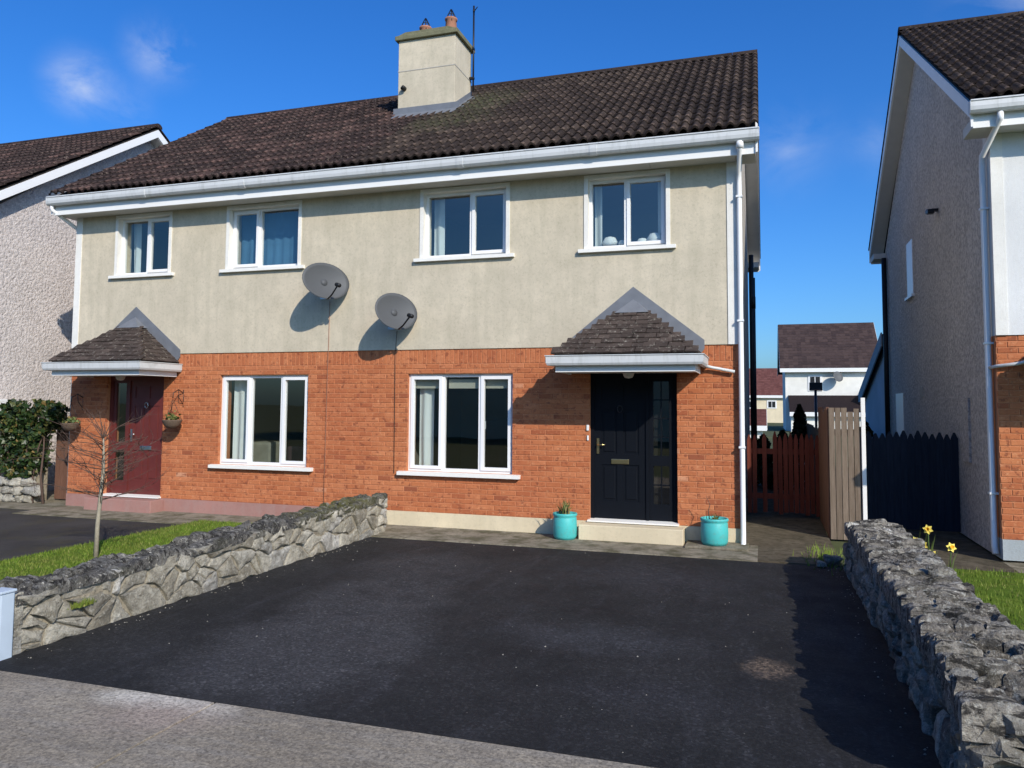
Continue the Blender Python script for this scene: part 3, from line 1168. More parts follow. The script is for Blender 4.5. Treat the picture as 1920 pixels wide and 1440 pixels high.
        for k in range(8):
            q = MB()
            rr = random.Random(k + 60)
            q.box(-.5, .5, 0, .145, -.006, .012 + rr.uniform(0, .006), .34 + .32 * rr.random() ** 1.2)
            lib.append(q.mesh('roof_tile', M['tile_p']))
        zr = apex - zE
        # front face
        def face(ex, edge_len, run, n_rows, basept, tilt_axis):
            L = math.hypot(run, zr)
            gauge = L / n_rows
            ang = math.atan2(zr, run)
            for i in range(n_rows):
                f = i / n_rows
                yield i, f, gauge, ang
        L = math.hypot(-yf, zr)
        nrow = 11
        ang = math.atan2(zr, -yf)
        for i in range(9):
            f = i / nrow
            wrow = 2 * hw * (1 - f) + .03
            n = max(1, int(round(wrow / .165)))
            tw = wrow / n
            y = yf - .015 + (-yf) * f
            z = zE - .012 + zr * f
            for j in range(n):
                x = xc - wrow / 2 + (j + .5) * tw + ((i % 2) * .02 - .01)
                jx = r_.uniform(-.004, .004)
                inst('roof_tile', r_.choice(lib), root, self.T(x + jx, y, z + .012), (ang - RAD(6) + r_.uniform(-.05, .04), r_.uniform(-.05, .05), r_.uniform(-.04, .04)), (tw * .97, 1, r_.uniform(.9, 1.5)))
        # side faces
        angs = math.atan2(zr, hw)
        for sd in (-1, 1):
            for i in range(9):
                f = i / nrow
                wrow = (-yf) * (1 - f) - .075
                n = max(1, int(round(wrow / .165)))
                tw = wrow / n
                x = xc + sd * (hw + .015 - hw * f)
                z = zE - .012 + zr * f
                for j in range(n):
                    y = -.026 - (j + .5) * tw
                    rz = (RAD(90) if sd * self.s > 0 else RAD(-90))
                    o = inst('roof_tile', r_.choice(lib), root, self.T(x, y, z + .012), (0, 0, 0), (tw * .97, 1, 1))
                    Rm = Matrix.Rotation(rz, 3, 'Z') @ Matrix.Rotation(angs - RAD(5), 3, 'X')
                    o.rotation_euler = Rm.to_euler()
        # lead apron dressed up the wall
        def lead(m):
            up = .24
            out = [(xc - hw - .03, zE + .10), (xc - hw - .03, zE + .22), (xc, apex + up), (xc + hw + .03, zE + .22), (xc + hw + .03, zE + .10)]
            inn = [(xc + hw - .03, zE + .02), (xc, apex - .02), (xc - hw + .03, zE + .02)]
            m.prism(out + inn, 1, -.034, -.0225)
        self.P('flashing', 'lead', lead, root)
        def leadcap(m):
            fz = zE + zr * .76 + .035
            m.add([(xc - .235, yf * .245, fz), (xc + .235, yf * .245, fz), (xc + .26, -.036, fz), (xc, -.036, apex + .06), (xc - .26, -.036, fz)], [(0, 1, 3), (1, 2, 3), (4, 0, 3)])
        self.P('lead_cap', 'lead', leadcap, root)
        def lamp(m):
            m.lathe([(.085, 0), (.085, -.018), (.075, -.02), (.072, -.045), (.05, -.075), (.0, -.086)], (xc - .02, yf * .38, 2.314), 18)
        self.P('porch_light', 'lampglass', lamp, root)
        if outlet:
            self.P('outlet_pipe', 'gutter', lambda m: m.tube([(xc + hw + .06, -.10, 2.40), (xc + hw + .12, -.07, 2.385), (-.05, -.06, 2.325)], .021, 8), root)

    def downpipe(self):
        def dp(m):
            m.tube([(.06, -.43, 5.36), (.06, -.43, 5.26), (.035, -.075, 5.04), (.035, -.07, 4.9), (.035, -.07, .16), (.035, -.10, .05), (.035, -.15, .02)], .036, 10)
        d = self.P('downpipe', 'upvc', dp)
        for z in (4.7, 3.0, 1.3):
            self.P('clip', 'upvc', lambda m: m.box(-.008, .078, -.112, -.002, z, z + .025), d)
        self.P('outlet', 'upvc', lambda m: m.lathe([(.05, -.09), (.05, 0)], (.06, -.43, 5.36), 12), d)

    def door(self, mat, lx0, lx1, sx0, sx1, dx0, dx1, glass_side, zt=2.30, hw_mat='brass', step_mat='plinth', reveal='door_navy', panels=4):
        z0 = .245
        yd = .075
        def fr(m):
            m.box(dx0, dx1, yd - .01, yd + .07, zt - .06, zt + .025)
            m.box(dx0, min(lx0, sx0) , yd - .01, yd + .07, z0, zt - .06)
            m.box(max(lx1, sx1), dx1, yd - .01, yd + .07, z0, zt - .06)
            a, b = (lx1, sx0) if lx0 < sx0 else (sx1, lx0)
            m.box(a, b, yd - .01, yd + .07, z0, zt - .06)
        D = self.P('door', mat, fr)
        def leaf(m):
            y = yd + .012
            m.box(lx0, lx1, y + .012, y + .05, z0 + .01, zt - .06)
            cx = (lx0 + lx1) / 2
            st_ = .10
            zs = [z0 + .01, z0 + .26, 1.02, 1.17, 1.80, 1.93, zt - .06]
            # stiles and rails stand proud of the panels
            for a, b in ((lx0, lx0 + st_), (cx - .045, cx + .045), (lx1 - st_, lx1)):
                m.box(a, b, y, y + .0119, z0 + .01, zt - .06)
            for a, b in ((zs[0], zs[1]), (zs[2], zs[3]), (zs[4], zs[5]), (zt - .16, zt - .06)):
                m.box(lx0 + st_, cx - .045, y, y + .0119, a, b)
                m.box(cx + .045, lx1 - st_, y, y + .0119, a, b)
            for a, b in ((lx0 + st_, cx - .045), (cx + .045, lx1 - st_)):
                for c_, d in ((zs[1], zs[2]), (zs[3], zs[4])):
                    m.bbox(a + .035, b - .035, y + .002, y + .02, c_ + .035, d - .035, .006)
        self.P('leaf', mat, leaf, D)
        hx = lx0 + .045 if lx0 < sx0 else lx1 - .045
        hx = lx0 + .05 if self.st.get('handle_left', True) else lx1 - .05
        sgn = 1 if hx < (lx0 + lx1) / 2 else -1
        def hnd(m):
            m.box(hx - .018, hx + .018, yd - .002, yd + .012, 1.17, 1.39)
            m.tube([(hx, yd, 1.30), (hx, yd - .045, 1.30), (hx + sgn * .11, yd - .045, 1.30)], .009, 8)
        self.P('handle', hw_mat, hnd, D)
        cx = (lx0 + lx1) / 2
        def lb(m):
            m.bbox(cx - .125, cx + .125, yd, yd + .014, 1.03, 1.10, .005)
            m.box(cx - .10, cx + .10, yd - .005, yd + .001, 1.045, 1.085)
        self.P('letter_box', hw_mat, lb, D)
        def kn(m):
            m.lathe([(.03, 0), (.03, .012), (.0, .016)], (cx, yd + .006, 1.845), 10)
            m.tube([(cx + .035 * math.cos(a), yd - .012, 1.81 + .05 * math.sin(a)) for a in [k * math.pi * 2 / 12 for k in range(13)]], .007, 6)
        self.P('knocker', hw_mat if hw_mat != 'brass' else 'dark_metal', kn, D)
        # side light
        def sl(m):
            y = yd + .012
            m.box(sx0, sx1, y, y + .04, z0 + .01, z0 + .24)
            m.box(sx0, sx1, y, y + .04, zt - .10, zt - .06)
            m.box(sx0, sx0 + .06, y, y + .04, z0 + .24, zt - .10)
            m.box(sx1 - .06, sx1, y, y + .04, z0 + .24, zt - .10)
            m.box(sx0 + .06, sx1 - .06, y, y + .04, 1.02, 1.16)
        S = self.P('side_light', mat, sl, D)
        if glass_side == 'bars':
            def bars(m):
                y = yd + .02
                xm = (sx0 + sx1) / 2
                for a, b in ((z0 + .24, 1.02), (1.16, zt - .10)):
                    m.box(xm - .008, xm + .008, y, y + .02, a, b)
                    k = 2 if a < 1 else 4
                    for q in range(1, k):
                        z = a + (b - a) * q / k
                        m.box(sx0 + .06, xm - .008, y, y + .02, z - .008, z + .008)
                        m.box(xm + .008, sx1 - .06, y, y + .02, z - .008, z + .008)
            self.P('glazing_bar', mat, bars, D)
        else:
            def lace(m):
                wavy(m, sx0 + .07, sx0 + .5 * (sx0 + sx1) - sx0 * .5 + .03, z0 + .2, zt - .1, yd + .10, .012, 12)
            self.P('curtain', 'curtain_w', lace, D)
        for a, b in ((z0 + .24, 1.02), (1.16, zt - .10)):
            self.P('pane', 'glass', lambda m: m.quad((sx0 + .05, yd + .035, a - .01), (sx1 - .05, yd + .035, a - .01), (sx1 - .05, yd + .035, b + .01), (sx0 + .05, yd + .035, b + .01)), D)
        self.P('hall', 'deck', lambda m: m.box(dx0 + .01, dx1 - .01, .28, 1.5, .1, 2.32), D)  # solid near-black block, the dim hall's shade put into its colour
        # threshold and step
        self.P('threshold', 'sill', lambda m: m.prism([(-.09, .226), (-.09, .244), (yd + .06, .262), (yd + .06, .226)], 0, dx0 - .02, dx1 + .02), D)
        self.P('step', step_mat, lambda m: m.bbox(dx0 - .09, dx1 + .10, -.32, -.019, -.02, .215, .012))


# ------------------------------------------------------------------ the pair in the middle
GW = (-4.915, -3.215, .84, 2.325)
DO = (-2.055, -.825, .225, 2.325)
W3 = (-4.685, -3.32, 4.12, 5.145)
W4 = (-2.08, -.95, 4.12, 5.145)

R = House('semi_detached_house', 'beige and red brick house with black front door and white downpipe at its right corner', 0.0, 1, 0, 0,
          dict(render='render', plinth='plinth', gable='gable', tile='tile_r', holes=[GW, DO, W3, W4], seed=11, quoin=True, dark=.035,
               stain=[(-2.62, 1.52, .24, .10, .35), (-2.75, 1.30, .28, .05, .2), (-2.95, 2.38, .35, .06, .3)],
               chimney_hole=(-5.80, -5.30, 2.45, 3.25), handle_left=True))
R.shell()
R.roof()
R.window(*W3, .075, [(0, .56), (.56, 1)], (0, 1), True, .13, [(.04, .17, 'curtain', .0)])
R.window(*W4, .075, [(0, .48), (.48, 1)], (0, 1), True, .13, [(.04, .14, 'curtain', 0), (.86, .97, 'curtain', 0)])
w4 = [o for o in R.root.children if o.name.startswith('window')][-1]
for kx, kw, kh in ((-1.80, .22, .15), (-1.62, .12, .09), (-1.33, .16, .10), (-1.14, .24, .17)):
    R.P('cushion', 'curtain_w', lambda m: m.lathe([(0, 0), (kw * .45, .01), (kw * .55, kh * .4), (kw * .35, kh * .85), (0, kh)], (kx, .24, 4.19), 10), w4)
R.window(*GW, .055, [(0, .335), (.335, .69), (.69, 1)], (1, 0, 2), False, .13, [(.05, .20, 'curtain_w', .0)], True, 3.2,
         furn=[(-4.5, -3.9, .3, 1.6, 2.2, 'furn'), (-3.9, -3.4, .2, 1.15, 1.4, 'furn')])
R.porch()
R.downpipe()
R.door('door_navy', -2.0, -1.265, -1.225, -.885, DO[0], DO[1], 'bars')
R.P('door_bell', 'upvc', lambda m: (m.bbox(-2.095, -2.062, -.03, -.0, 1.50, 1.58, .004), m.bbox(-2.09, -2.066, -.022, .0, 1.36, 1.43, .004)))

L = House('semi_detached_house', 'beige and red brick house with dark red front door and hanging baskets beside it', -11.60, -1, 0, 0,
          dict(render='render', plinth='plinth_pink', gable='gable', tile='tile_l', verge=.22, holes=[GW, DO, W3, W4], seed=23, dark=.03,
               chimney_hole=(-5.80, -5.30, 2.45, 3.25), handle_left=False, quoin=True))
L.shell()
L.roof()
L.window(*W3, .075, [(0, .60), (.60, 1)], (0, 1), True, .13, [(.02, .985, 'curtain_blue', .0)])
L.window(*W4, .075, [(0, .48), (.48, 1)], (1, 0), True, .13, [(.05, .20, 'curtain', .25), (.80, .96, 'curtain', .2)])
L.window(*GW, .055, [(0, .305), (.305, .665), (.665, 1)], (2, 0, 1), False, .13, [(.80, .94, 'curtain_w', .0)], False, 3.2,
         furn=[(-4.6, -4.0, .3, 1.12, .8, 'furn'), (-3.75, -3.3, .3, 1.18, .7, 'furn2')])
L.porch(False)
L.door('door_red', -2.0, -1.265, -1.225, -.885, DO[0], DO[1], 'lace', hw_mat='steel', step_mat='plinth_pink')
def ldp(m):
    m.tube([(.16, -.43, 5.36), (.16, -.43, 5.29), (.05, .05, 5.02), (.05, .08, 4.85), (.05, .08, .1)], .034, 10)
L.P('downpipe', 'upvc', ldp)

# chimney on the party line
ch = empty('chimney', (-5.80, 2.9, 7.3))
tag(ch, 'square cream rendered chimney stack with mossy cap on the roof ridge side', 'chimney')
cx0, cx1, cy0, cy1 = -6.39, -5.20, 2.45, 3.32
m = MB()
m.bbox(cx0, cx1, cy0, cy1, 6.9, 8.945, .008)
m.build('stack', 'render', ch)
m = MB()
m.bbox(cx0 - .006, cx1 + .006, cy0 - .006, cy1 + .006, 8.325, 8.345, .003)
m.build('string_course', 'gable', ch)
m = MB()
m.bbox(cx0 - .06, cx1 + .06, cy0 - .06, cy1 + .06, 8.946, 9.035, .015)
m.prism([(cx0 - .04, 9.034), (cx1 + .04, 9.034), (cx1 - .15, 9.10), (cx0 + .15, 9.10)], 1, cy0 - .03, cy1 + .03)
m.build('cap', 'pinkish', ch)
for px, hgt in ((-6.02, .26), (-5.47, .36)):
    m = MB()
    m.lathe([(.125, 0), (.135, .03), (.118, .06), (.108, hgt), (.125, hgt + .015), (.125, hgt + .045), (.09, hgt + .045), (.09, hgt - .05)], (px, 2.88, 9.07), 18)
    pot = m.build('chimney_pot', 'terracotta', ch)
    m = MB()
    zt = 9.07 + hgt + .04
    for k in range(6):
        a = k * math.pi / 3
        m.tube([(px + .11 * math.cos(a), 2.88 + .11 * math.sin(a), zt - .08), (px + .10 * math.cos(a), 2.88 + .10 * math.sin(a), zt + .02), (px + .01 * math.cos(a), 2.88 + .01 * math.sin(a), zt + .20)], .008, 5)
    for rr, zz in ((.104, -.01), (.07, .08)):
        m.tube([(px + rr * math.cos(a), 2.88 + rr * math.sin(a), zt + zz) for a in [k * math.pi / 8 for k in range(17)]], .007, 5)
    m.build('bird_guard', 'dark_metal', pot)
m = MB()
def rz(y):
    return 5.535 + (y + .45) * math.tan(PITCH)
m.prism([(cy0 - .22, rz(cy0 - .22) + .075), (cy0 - .012, rz(cy0 - .012) + .09), (cy0 - .012, rz(cy0) + .20), (cy0 - .002, rz(cy0) + .20), (cy0 - .002, rz(cy0)), (cy0 - .22, rz(cy0 - .22) + .06)], 0, cx0 - .09, cx1 + .09)
for sx in (cx0, cx1):
    a, b = (sx - .012, sx - .001) if sx == cx0 else (sx + .001, sx + .012)
    m.prism([(cy0, rz(cy0) + .05), (cy1, rz(cy1) + .05), (cy1, rz(cy1) + .19), (cy0, rz(cy0) + .19)], 0, a, b)
    a, b = (sx - .14, sx - .012) if sx == cx0 else (sx + .012, sx + .14)
    m.prism([(cy0, rz(cy0) + .07), (cy1, rz(cy1) + .07), (cy1, rz(cy1) + .085), (cy0, rz(cy0) + .085)], 0, a, b)
m.build('flashing', 'lead', ch)
m = MB()
m.tube([(-6.25, cy0 + .02, 7.98), (-6.25, cy0 - .07, 7.98), (-6.25, cy0 - .085, 7.95)], .045, 10)
m.build('vent_stub', 'black_pipe', ch)

ms = empty('aerial_mast', (-5.13, 3.2, 8.2))
tag(ms, 'thin dark aerial mast strapped to the right side of the chimney', 'aerial')
m = MB()
m.tube([(-5.12, 3.22, 8.1), (-5.12, 3.22, 9.86)], .019, 8)
m.build('mast', 'dark_metal', ms)
m = MB()
for z in (8.35, 8.95):
    m.box(-5.21, -5.10, 3.19, 3.25, z, z + .04)
m.build('clamp', 'dark_metal', ms)
m = MB()
m.tube([(-5.12, 3.22, 9.74), (-5.00, 3.1, 9.76)], .01, 6)
m.lathe([(.022, -.03), (.022, .03)], (-5.12, 3.22, 9.76), 8)
m.build('fitting', 'dark_metal', ms)

# ------------------------------------------------------------------ neighbours
def rkey(q):
    return q[0]
NR = House('neighbour_house', 'white and red brick house cut by the right edge, its grey roughcast gable in shade', 3.04, -1, -.07, .05,
           dict(render='white_render', plinth='plinth_grey', gable='pebble_r', tile='tile_r', holes=[GW, DO, W3, W4], seed=31, soldier=False, dark=.02,
                barge='fascia', quoin=True, handle_left=False))
NR.shell()
NR.roof()
NR.window(*W3, .075, [(0, .6), (.6, 1)], (0, 1), True, .13)
NR.window(*W4, .075, [(0, .48), (.48, 1)], (1, 0), True, .13)
NR.window(*GW, .055, [(0, .305), (.305, .665), (.665, 1)], (1, 0, 1), False, .13)
NR.porch(False)
NR.door('door_navy', -2.0, -1.265, -1.225, -.885, DO[0], DO[1], 'lace')
def ndp(m):
    m.tube([(-.02, -.43, 5.36), (-.02, -.43, 5.27), (.055, .10, 4.98), (.055, .13, 4.85), (.055, .13, .12), (.055, .09, .03)], .036, 10)
dp = NR.P('downpipe', 'upvc', ndp)
for z in (4.3, 2.6, .75):
    NR.P('clip', 'upvc', lambda m: m.box(.001, .098, .085, .175, z, z + .025), dp)
NR.P('outlet_pipe', 'gutter', lambda m: m.tube([(-1.42 + .945 + .06, -.10, 2.40), (-.2, -.07, 2.345), (.0, -.06, 2.32), (.05, .10, 2.31)], .021, 8))
# things on the gable side
NR.P('gable_window', 'upvc', lambda m: (m.box(-.04, .010, 5.3, 5.9, 3.95, 5.0), m.box(-.02, .05, 5.22, 5.98, 3.90, 3.948)))
NR.P('gable_vent', 'gable', lambda m: m.bbox(-.01, .018, 4.62, 4.82, 2.0, 2.18, .004))
NR.P('side_door_frame', 'upvc', lambda m: (m.box(-.02, .012, 6.7, 7.6, .1, 2.1),))
NR.P('meter_box', 'pebble_r', lambda m: (m.bbox(-.01, .030, 1.35, 1.75, 1.05, 1.95, .006),))
NR.P('security_light', 'dark_metal', lambda m: (m.box(.0, .09, 2.98, 3.06, 4.98, 5.02), m.bbox(.07, .17, 2.90, 3.02, 4.93, 5.0, .01), m.bbox(.07, .16, 3.05, 3.15, 4.97, 5.03, .01)))
NR.P('soil_pipe', 'black_pipe', lambda m: m.tube([(.07, 8.4, .1), (.07, 8.4, 5.2)], .055, 10))
# rear gutter seen end on
NR.P('rear_fascia', 'fascia', lambda m: m.box(-5.8, .26, 9.02, 9.06, 5.18, 5.42))
R.P('rear_fascia', 'fascia', lambda m: m.box(-5.8, .26, 9.02, 9.06, 5.18, 5.42))
R.P('soil_pipe', 'black_pipe', lambda m: m.tube([(.09, 7.4, .1), (.09, 7.4, 5.3)], .055, 10))
R.P('waste_pipe', 'black_pipe', lambda m: m.tube([(.12, 8.2, .1), (.12, 8.2, 4.9)], .05, 10))
R.P('flue', 'black_pipe', lambda m: m.lathe([(.05, 0), (.05, .25)], (.14, 6.0, 3.9), 10))

NL = House('neighbour_house', 'house behind the ivy at far left with a sunlit pinkish roughcast gable', -13.95, 1, -.25, -.05,
           dict(render='pebble_l', plinth='plinth_grey', gable='pebble_l', tile='tile_l', holes=[GW, W3, W4], seed=41, soldier=True, dark=.01, barge='upvc'))
NL.shell()
NL.roof()
NL.window(*W3, .075, [(0, .6), (.6, 1)], (0, 1), True, .13)
NL.window(*W4, .075, [(0, .48), (.48, 1)], (1, 0), True, .13)
NL.window(*GW, .055, [(0, .305), (.305, .665), (.665, 1)], (1, 0, 1), False, .13)
NL.P('side_wall_cap', 'white_render', lambda m: m.bbox(.002, .35, .35, .8, 0, 1.95, .02))

# ------------------------------------------------------------------ stone walls
def stone_mesh(seed, mat, rough=.16, p=3.2):
    r_ = random.Random(seed)
    bm = bmesh.new()
    bmesh.ops.create_cube(bm, size=2)
    bmesh.ops.subdivide_edges(bm, edges=bm.edges[:], cuts=4, use_grid_fill=True)
    off = Vector((r_.uniform(0, 90), r_.uniform(0, 90), r_.uniform(0, 90)))
    sk = [r_.uniform(-.22, .22) for _ in range(6)]
    for v in bm.verts:
        c_ = v.co
        nrm = (abs(c_.x) ** p + abs(c_.y) ** p + abs(c_.z) ** p) ** (1 / p)
        d = c_ / nrm
        d = Vector((d.x * (1 + sk[0] * d.z + sk[1] * d.y), d.y * (1 + sk[2] * d.z + sk[3] * d.x), d.z * (1 + sk[4] * d.y + sk[5] * d.x)))
        k = 1 + rough * noise.noise(d * 1.3 + off) * 1.6 + rough * .6 * noise.noise(d * 3.4 + off)
        v.co = d * k * .5
    me = bpy.data.meshes.new('stone')
    bm.to_mesh(me)
    bm.free()
    me.materials.append(M[mat])
    me.polygons.foreach_set('use_smooth', [True] * len(me.polygons))
    return me


def stones_face(parent, lib, xf, sgn, ya, yb, ztop, r_, depth=.17, hmin=.11, hmax=.22, wmin=.16, wmax=.42):
    z = .0
    while z < .9:
        h = r_.uniform(hmin, hmax)
        y = ya
        any_ = False
        while y < yb - .05:
            w = min(r_.uniform(wmin, wmax), yb - y)
            zt = ztop(y + w / 2)
            hh = h
            if z + .05 < zt:
                if z + h > zt - .04:
                    hh = zt - z
                any_ = True
                pr = r_.uniform(-.015, .03)
                inst('stone', r_.choice(lib), parent, (xf - sgn * (depth / 2 - pr - .012), y + w / 2, z + hh / 2 + r_.uniform(-.012, .012)),
                     (r_.uniform(-.14, .14), r_.uniform(-.08, .08), r_.uniform(-.08, .08)), (depth, (w + .012) * r_.uniform(.97, 1.08), (hh + .012) * r_.uniform(.97, 1.10)))
            y += w
        z += h
        if not any_:
            break


def wall_core(parent, x0, x1, ya, yb, ztop, inset=.012):
    m = MB()
    n = 14
    pts = [(ya + (yb - ya) * i / n) for i in range(n + 1)]
    poly = [(y, ztop(y) - .05) for y in pts]
    poly = [(ya, -.05)] + poly + [(yb, -.05)]
    m.prism(poly, 0, x0 + inset, x1 - inset)
    m.build('mortar_core', 'stone_mortar', parent)


def end_face(parent, lib, x0, x1, y, sgn, ztop, r_, d=.18):
    z = 0
    while z < ztop - .05:
        h = min(r_.uniform(.12, .24), ztop - z)
        x = x0
        while x < x1 - .04:
            w = min(r_.uniform(.16, .34), x1 - x)
            inst('stone', r_.choice(lib), parent, (x + w / 2, y - sgn * (d / 2 - .02), z + h / 2), (r_.uniform(-.06, .06), r_.uniform(-.06, .06), r_.uniform(-.06, .06)), (w * 1.03, d, h * 1.04))
            x += w
        z += h


def clip_poly(poly, a, b, c_):
    """keep the part of a 2-D polygon where a*x + b*y <= c_"""
    out = []
    n = len(poly)
    for k in range(n):
        p, q = poly[k], poly[(k + 1) % n]
        dp, dq = a * p[0] + b * p[1] - c_, a * q[0] + b * q[1] - c_
        if dp <= 0:
            out.append(p)
        if (dp < 0 < dq) or (dq < 0 < dp):
            t_ = dp / (dp - dq)
            out.append((p[0] + (q[0] - p[0]) * t_, p[1] + (q[1] - p[1]) * t_))
    return out


def inset_poly(poly, d):
    n = len(poly)
    cx, cy = sum(p[0] for p in poly) / n, sum(p[1] for p in poly) / n
    res = poly
    for k in range(n):
        p, q = poly[k], poly[(k + 1) % n]
        ex, ey = q[0] - p[0], q[1] - p[1]
        L_ = math.hypot(ex, ey)
        if L_ < 1e-6:
            continue
        nx, ny = ey / L_, -ex / L_
        if nx * (cx - p[0]) + ny * (cy - p[1]) > 0:
            nx, ny = -nx, -ny
        res = clip_poly(res, nx, ny, nx * p[0] + ny * p[1] - d)
        if len(res) < 3:
            return []
    return res


def rubble(parent, mat, domain, n, sx, mapf, proud, r_, gap=.006, back=.07, rough=.012, round_=.016, relax=2, tilt=.12):
    """tight-fitting rubble: irregular cells of a convex region, each cell a stone of its own"""
    us, vs = [p[0] for p in domain], [p[1] for p in domain]
    area = lambda P: abs(sum(P[k][0] * P[(k + 1) % len(P)][1] - P[(k + 1) % len(P)][0] * P[k][1] for k in range(len(P)))) / 2

    def inside(p):
        sgn = None
        for k in range(len(domain)):
            a, b = domain[k], domain[(k + 1) % len(domain)]
            cr = (b[0] - a[0]) * (p[1] - a[1]) - (b[1] - a[1]) * (p[0] - a[0])
            if sgn is None:
                sgn = cr > 0
            elif (cr > 0) != sgn:
                return False
        return True
    pts = []
    while len(pts) < n:
        p = (r_.uniform(min(us), max(us)), r_.uniform(min(vs), max(vs)))
        if inside(p):
            pts.append(p)
    cells = []
    for it in range(relax + 1):
        cells = []
        for i_, p in enumerate(pts):
            poly = list(domain)
            near = sorted(range(n), key=lambda k: ((pts[k][0] - p[0]) * sx) ** 2 + (pts[k][1] - p[1]) ** 2)[1:22]
            for k in near:
                q = pts[k]
                ax, ay = (q[0] - p[0]) * sx * sx, q[1] - p[1]
                cc = ((q[0] ** 2 - p[0] ** 2) * sx * sx + q[1] ** 2 - p[1] ** 2) / 2
                poly = clip_poly(poly, ax, ay, cc)
                if len(poly) < 3:
                    break
            cells.append(poly)
        if it < relax:
            for i_, poly in enumerate(cells):
                if len(poly) >= 3:
                    c_ = (sum(q[0] for q in poly) / len(poly), sum(q[1] for q in poly) / len(poly))
                    pts[i_] = (pts[i_][0] * .45 + c_[0] * .55, pts[i_][1] * .45 + c_[1] * .55)
    for poly in cells:
        if len(poly) < 3 or area(poly) < .0012:
            continue
        wob = []
        m_ = len(poly)
        for k in range(m_):
            p, q = poly[k], poly[(k + 1) % m_]
            L_ = math.hypot(q[0] - p[0], q[1] - p[1])
            wob.append(p)
            if L_ > .05:
                nx, ny = (q[1] - p[1]) / L_, -(q[0] - p[0]) / L_
                w_ = r_.uniform(-.10, .03) * L_
                cxy = (sum(z_[0] for z_ in poly) / m_, sum(z_[1] for z_ in poly) / m_)
                mid = ((p[0] + q[0]) / 2, (p[1] + q[1]) / 2)
                if (mid[0] - cxy[0]) * nx + (mid[1] - cxy[1]) * ny < 0:
                    nx, ny = -nx, -ny
                wob.append((mid[0] + nx * w_, mid[1] + ny * w_))
        c0 = (sum(p[0] for p in wob) / len(wob), sum(p[1] for p in wob) / len(wob))
        rad = math.sqrt(area(poly)) / 2
        def shr(p, d):
            dx, dy = p[0] - c0[0], p[1] - c0[1]
            L_ = math.hypot(dx, dy) or 1
            k = max(.1, (L_ - d) / L_)
            return (c0[0] + dx * k, c0[1] + dy * k)
        pr = r_.uniform(*proud)
        tu, tv = r_.uniform(-tilt, tilt), r_.uniform(-tilt, tilt)
        dep = lambda p, base: pr + base + tu * (p[0] - c0[0]) + tv * (p[1] - c0[1])
        rr = min(round_, rad * .5)
        ringz = [(gap, -back, 0), (gap, -rr, .2), (gap + rr * .35, -rr * .25, .5), (gap + rr * 1.6, rough * .5, .7), (gap + rad * .55, rough * 1.0, .8)]
        vs_, fs_ = [], []
        k_ = len(wob)
        for (d_, h_, j_) in ringz:
            for p in wob:
                q = shr(p, d_)
                vs_.append(mapf(q[0], q[1], (-back if j_ == 0 else dep(q, h_) + r_.uniform(-1, 1) * rough * .55 * j_)))
        vs_.append(mapf(c0[0], c0[1], dep(c0, rough) + r_.uniform(-1, 1) * rough * .6))
        for a_ in range(len(ringz) - 1):
            for b_ in range(k_):
                fs_.append((a_ * k_ + b_, a_ * k_ + (b_ + 1) % k_, (a_ + 1) * k_ + (b_ + 1) % k_, (a_ + 1) * k_ + b_))
        la = (len(ringz) - 1) * k_
        for b_ in range(k_):
            fs_.append((la + b_, la + (b_ + 1) % k_, len(vs_) - 1))
        cw = Vector(mapf(c0[0], c0[1], 0))
        mb_ = MB()
        mb_.add([tuple(Vector(v) - cw) for v in vs_], fs_, 0, True)
        bm = bmesh.new()
        me = mb_.mesh('stone', M[mat])
        bm.from_mesh(me)
        bmesh.ops.recalc_face_normals(bm, faces=bm.faces[:])
        # outward test on the centre fan
        bm.faces.ensure_lookup_table()
        nvec = Vector(mapf(c0[0], c0[1], 1)) - cw
        if bm.faces[len(bm.faces) - 1].normal.dot(nvec) < 0:
            bmesh.ops.reverse_faces(bm, faces=bm.faces[:])
        bm.to_mesh(me)
        bm.free()
        me.set_sharp_from_angle(angle=RAD(26))
        inst('stone', me, parent, cw)


rw_ = random.Random(5)
LW = empty('stone_wall', (-5.15, -3.7, 0))
tag(LW, 'low rubble stone wall between the driveway and the left lawn', 'stone wall', 'rubble stone walls beside the driveway')
libL = [stone_mesh(200 + i, 'stone_l', .15, 5.5) for i in range(16)]
libR = [stone_mesh(300 + i, 'stone_r', .17, 5.0) for i in range(16)]
zL = lambda y: .425 + (y + 6.6) / 5.6 * .075
Y0, Y1 = -6.53, -.58
wall_core(LW, -5.36, -4.94, Y0 + .03, Y1 - .03, zL, .036)
dom = [(Y0, -.02), (Y1, -.02), (Y1, zL(Y1)), (Y0, zL(Y0))]
rubble(LW, 'stone_l', dom, 84, .66, lambda u, v, d: (-4.955 + d, u, v), (-.012, .022), rw_, .009, .07, .010, .010, 0)
rubble(LW, 'stone_l', dom, 60, .72, lambda u, v, d: (-5.345 - d, u, v), (-.004, .022), rw_, .005, .07, .016, .02)
rubble(LW, 'stone_l', [(-5.35, -.02), (-4.95, -.02), (-4.95, .45), (-5.35, .45)], 7, 1, lambda u, v, d: (u, Y0 - d, v), (-.004, .015), rw_)
rubble(LW, 'stone_l', [(-5.35, -.02), (-4.95, -.02), (-4.95, .50), (-5.35, .50)], 7, 1, lambda u, v, d: (u, Y1 + d, v), (-.004, .015), rw_)
rubble(LW, 'stone_lt', [(-5.365, Y0), (-4.935, Y0), (-4.935, Y1), (-5.365, Y1)], 110, 1.0, lambda u, v, d: (u, v, zL(v) + d), (-.02, .034), rw_, .004, .07, .018, .014, 1, .22)

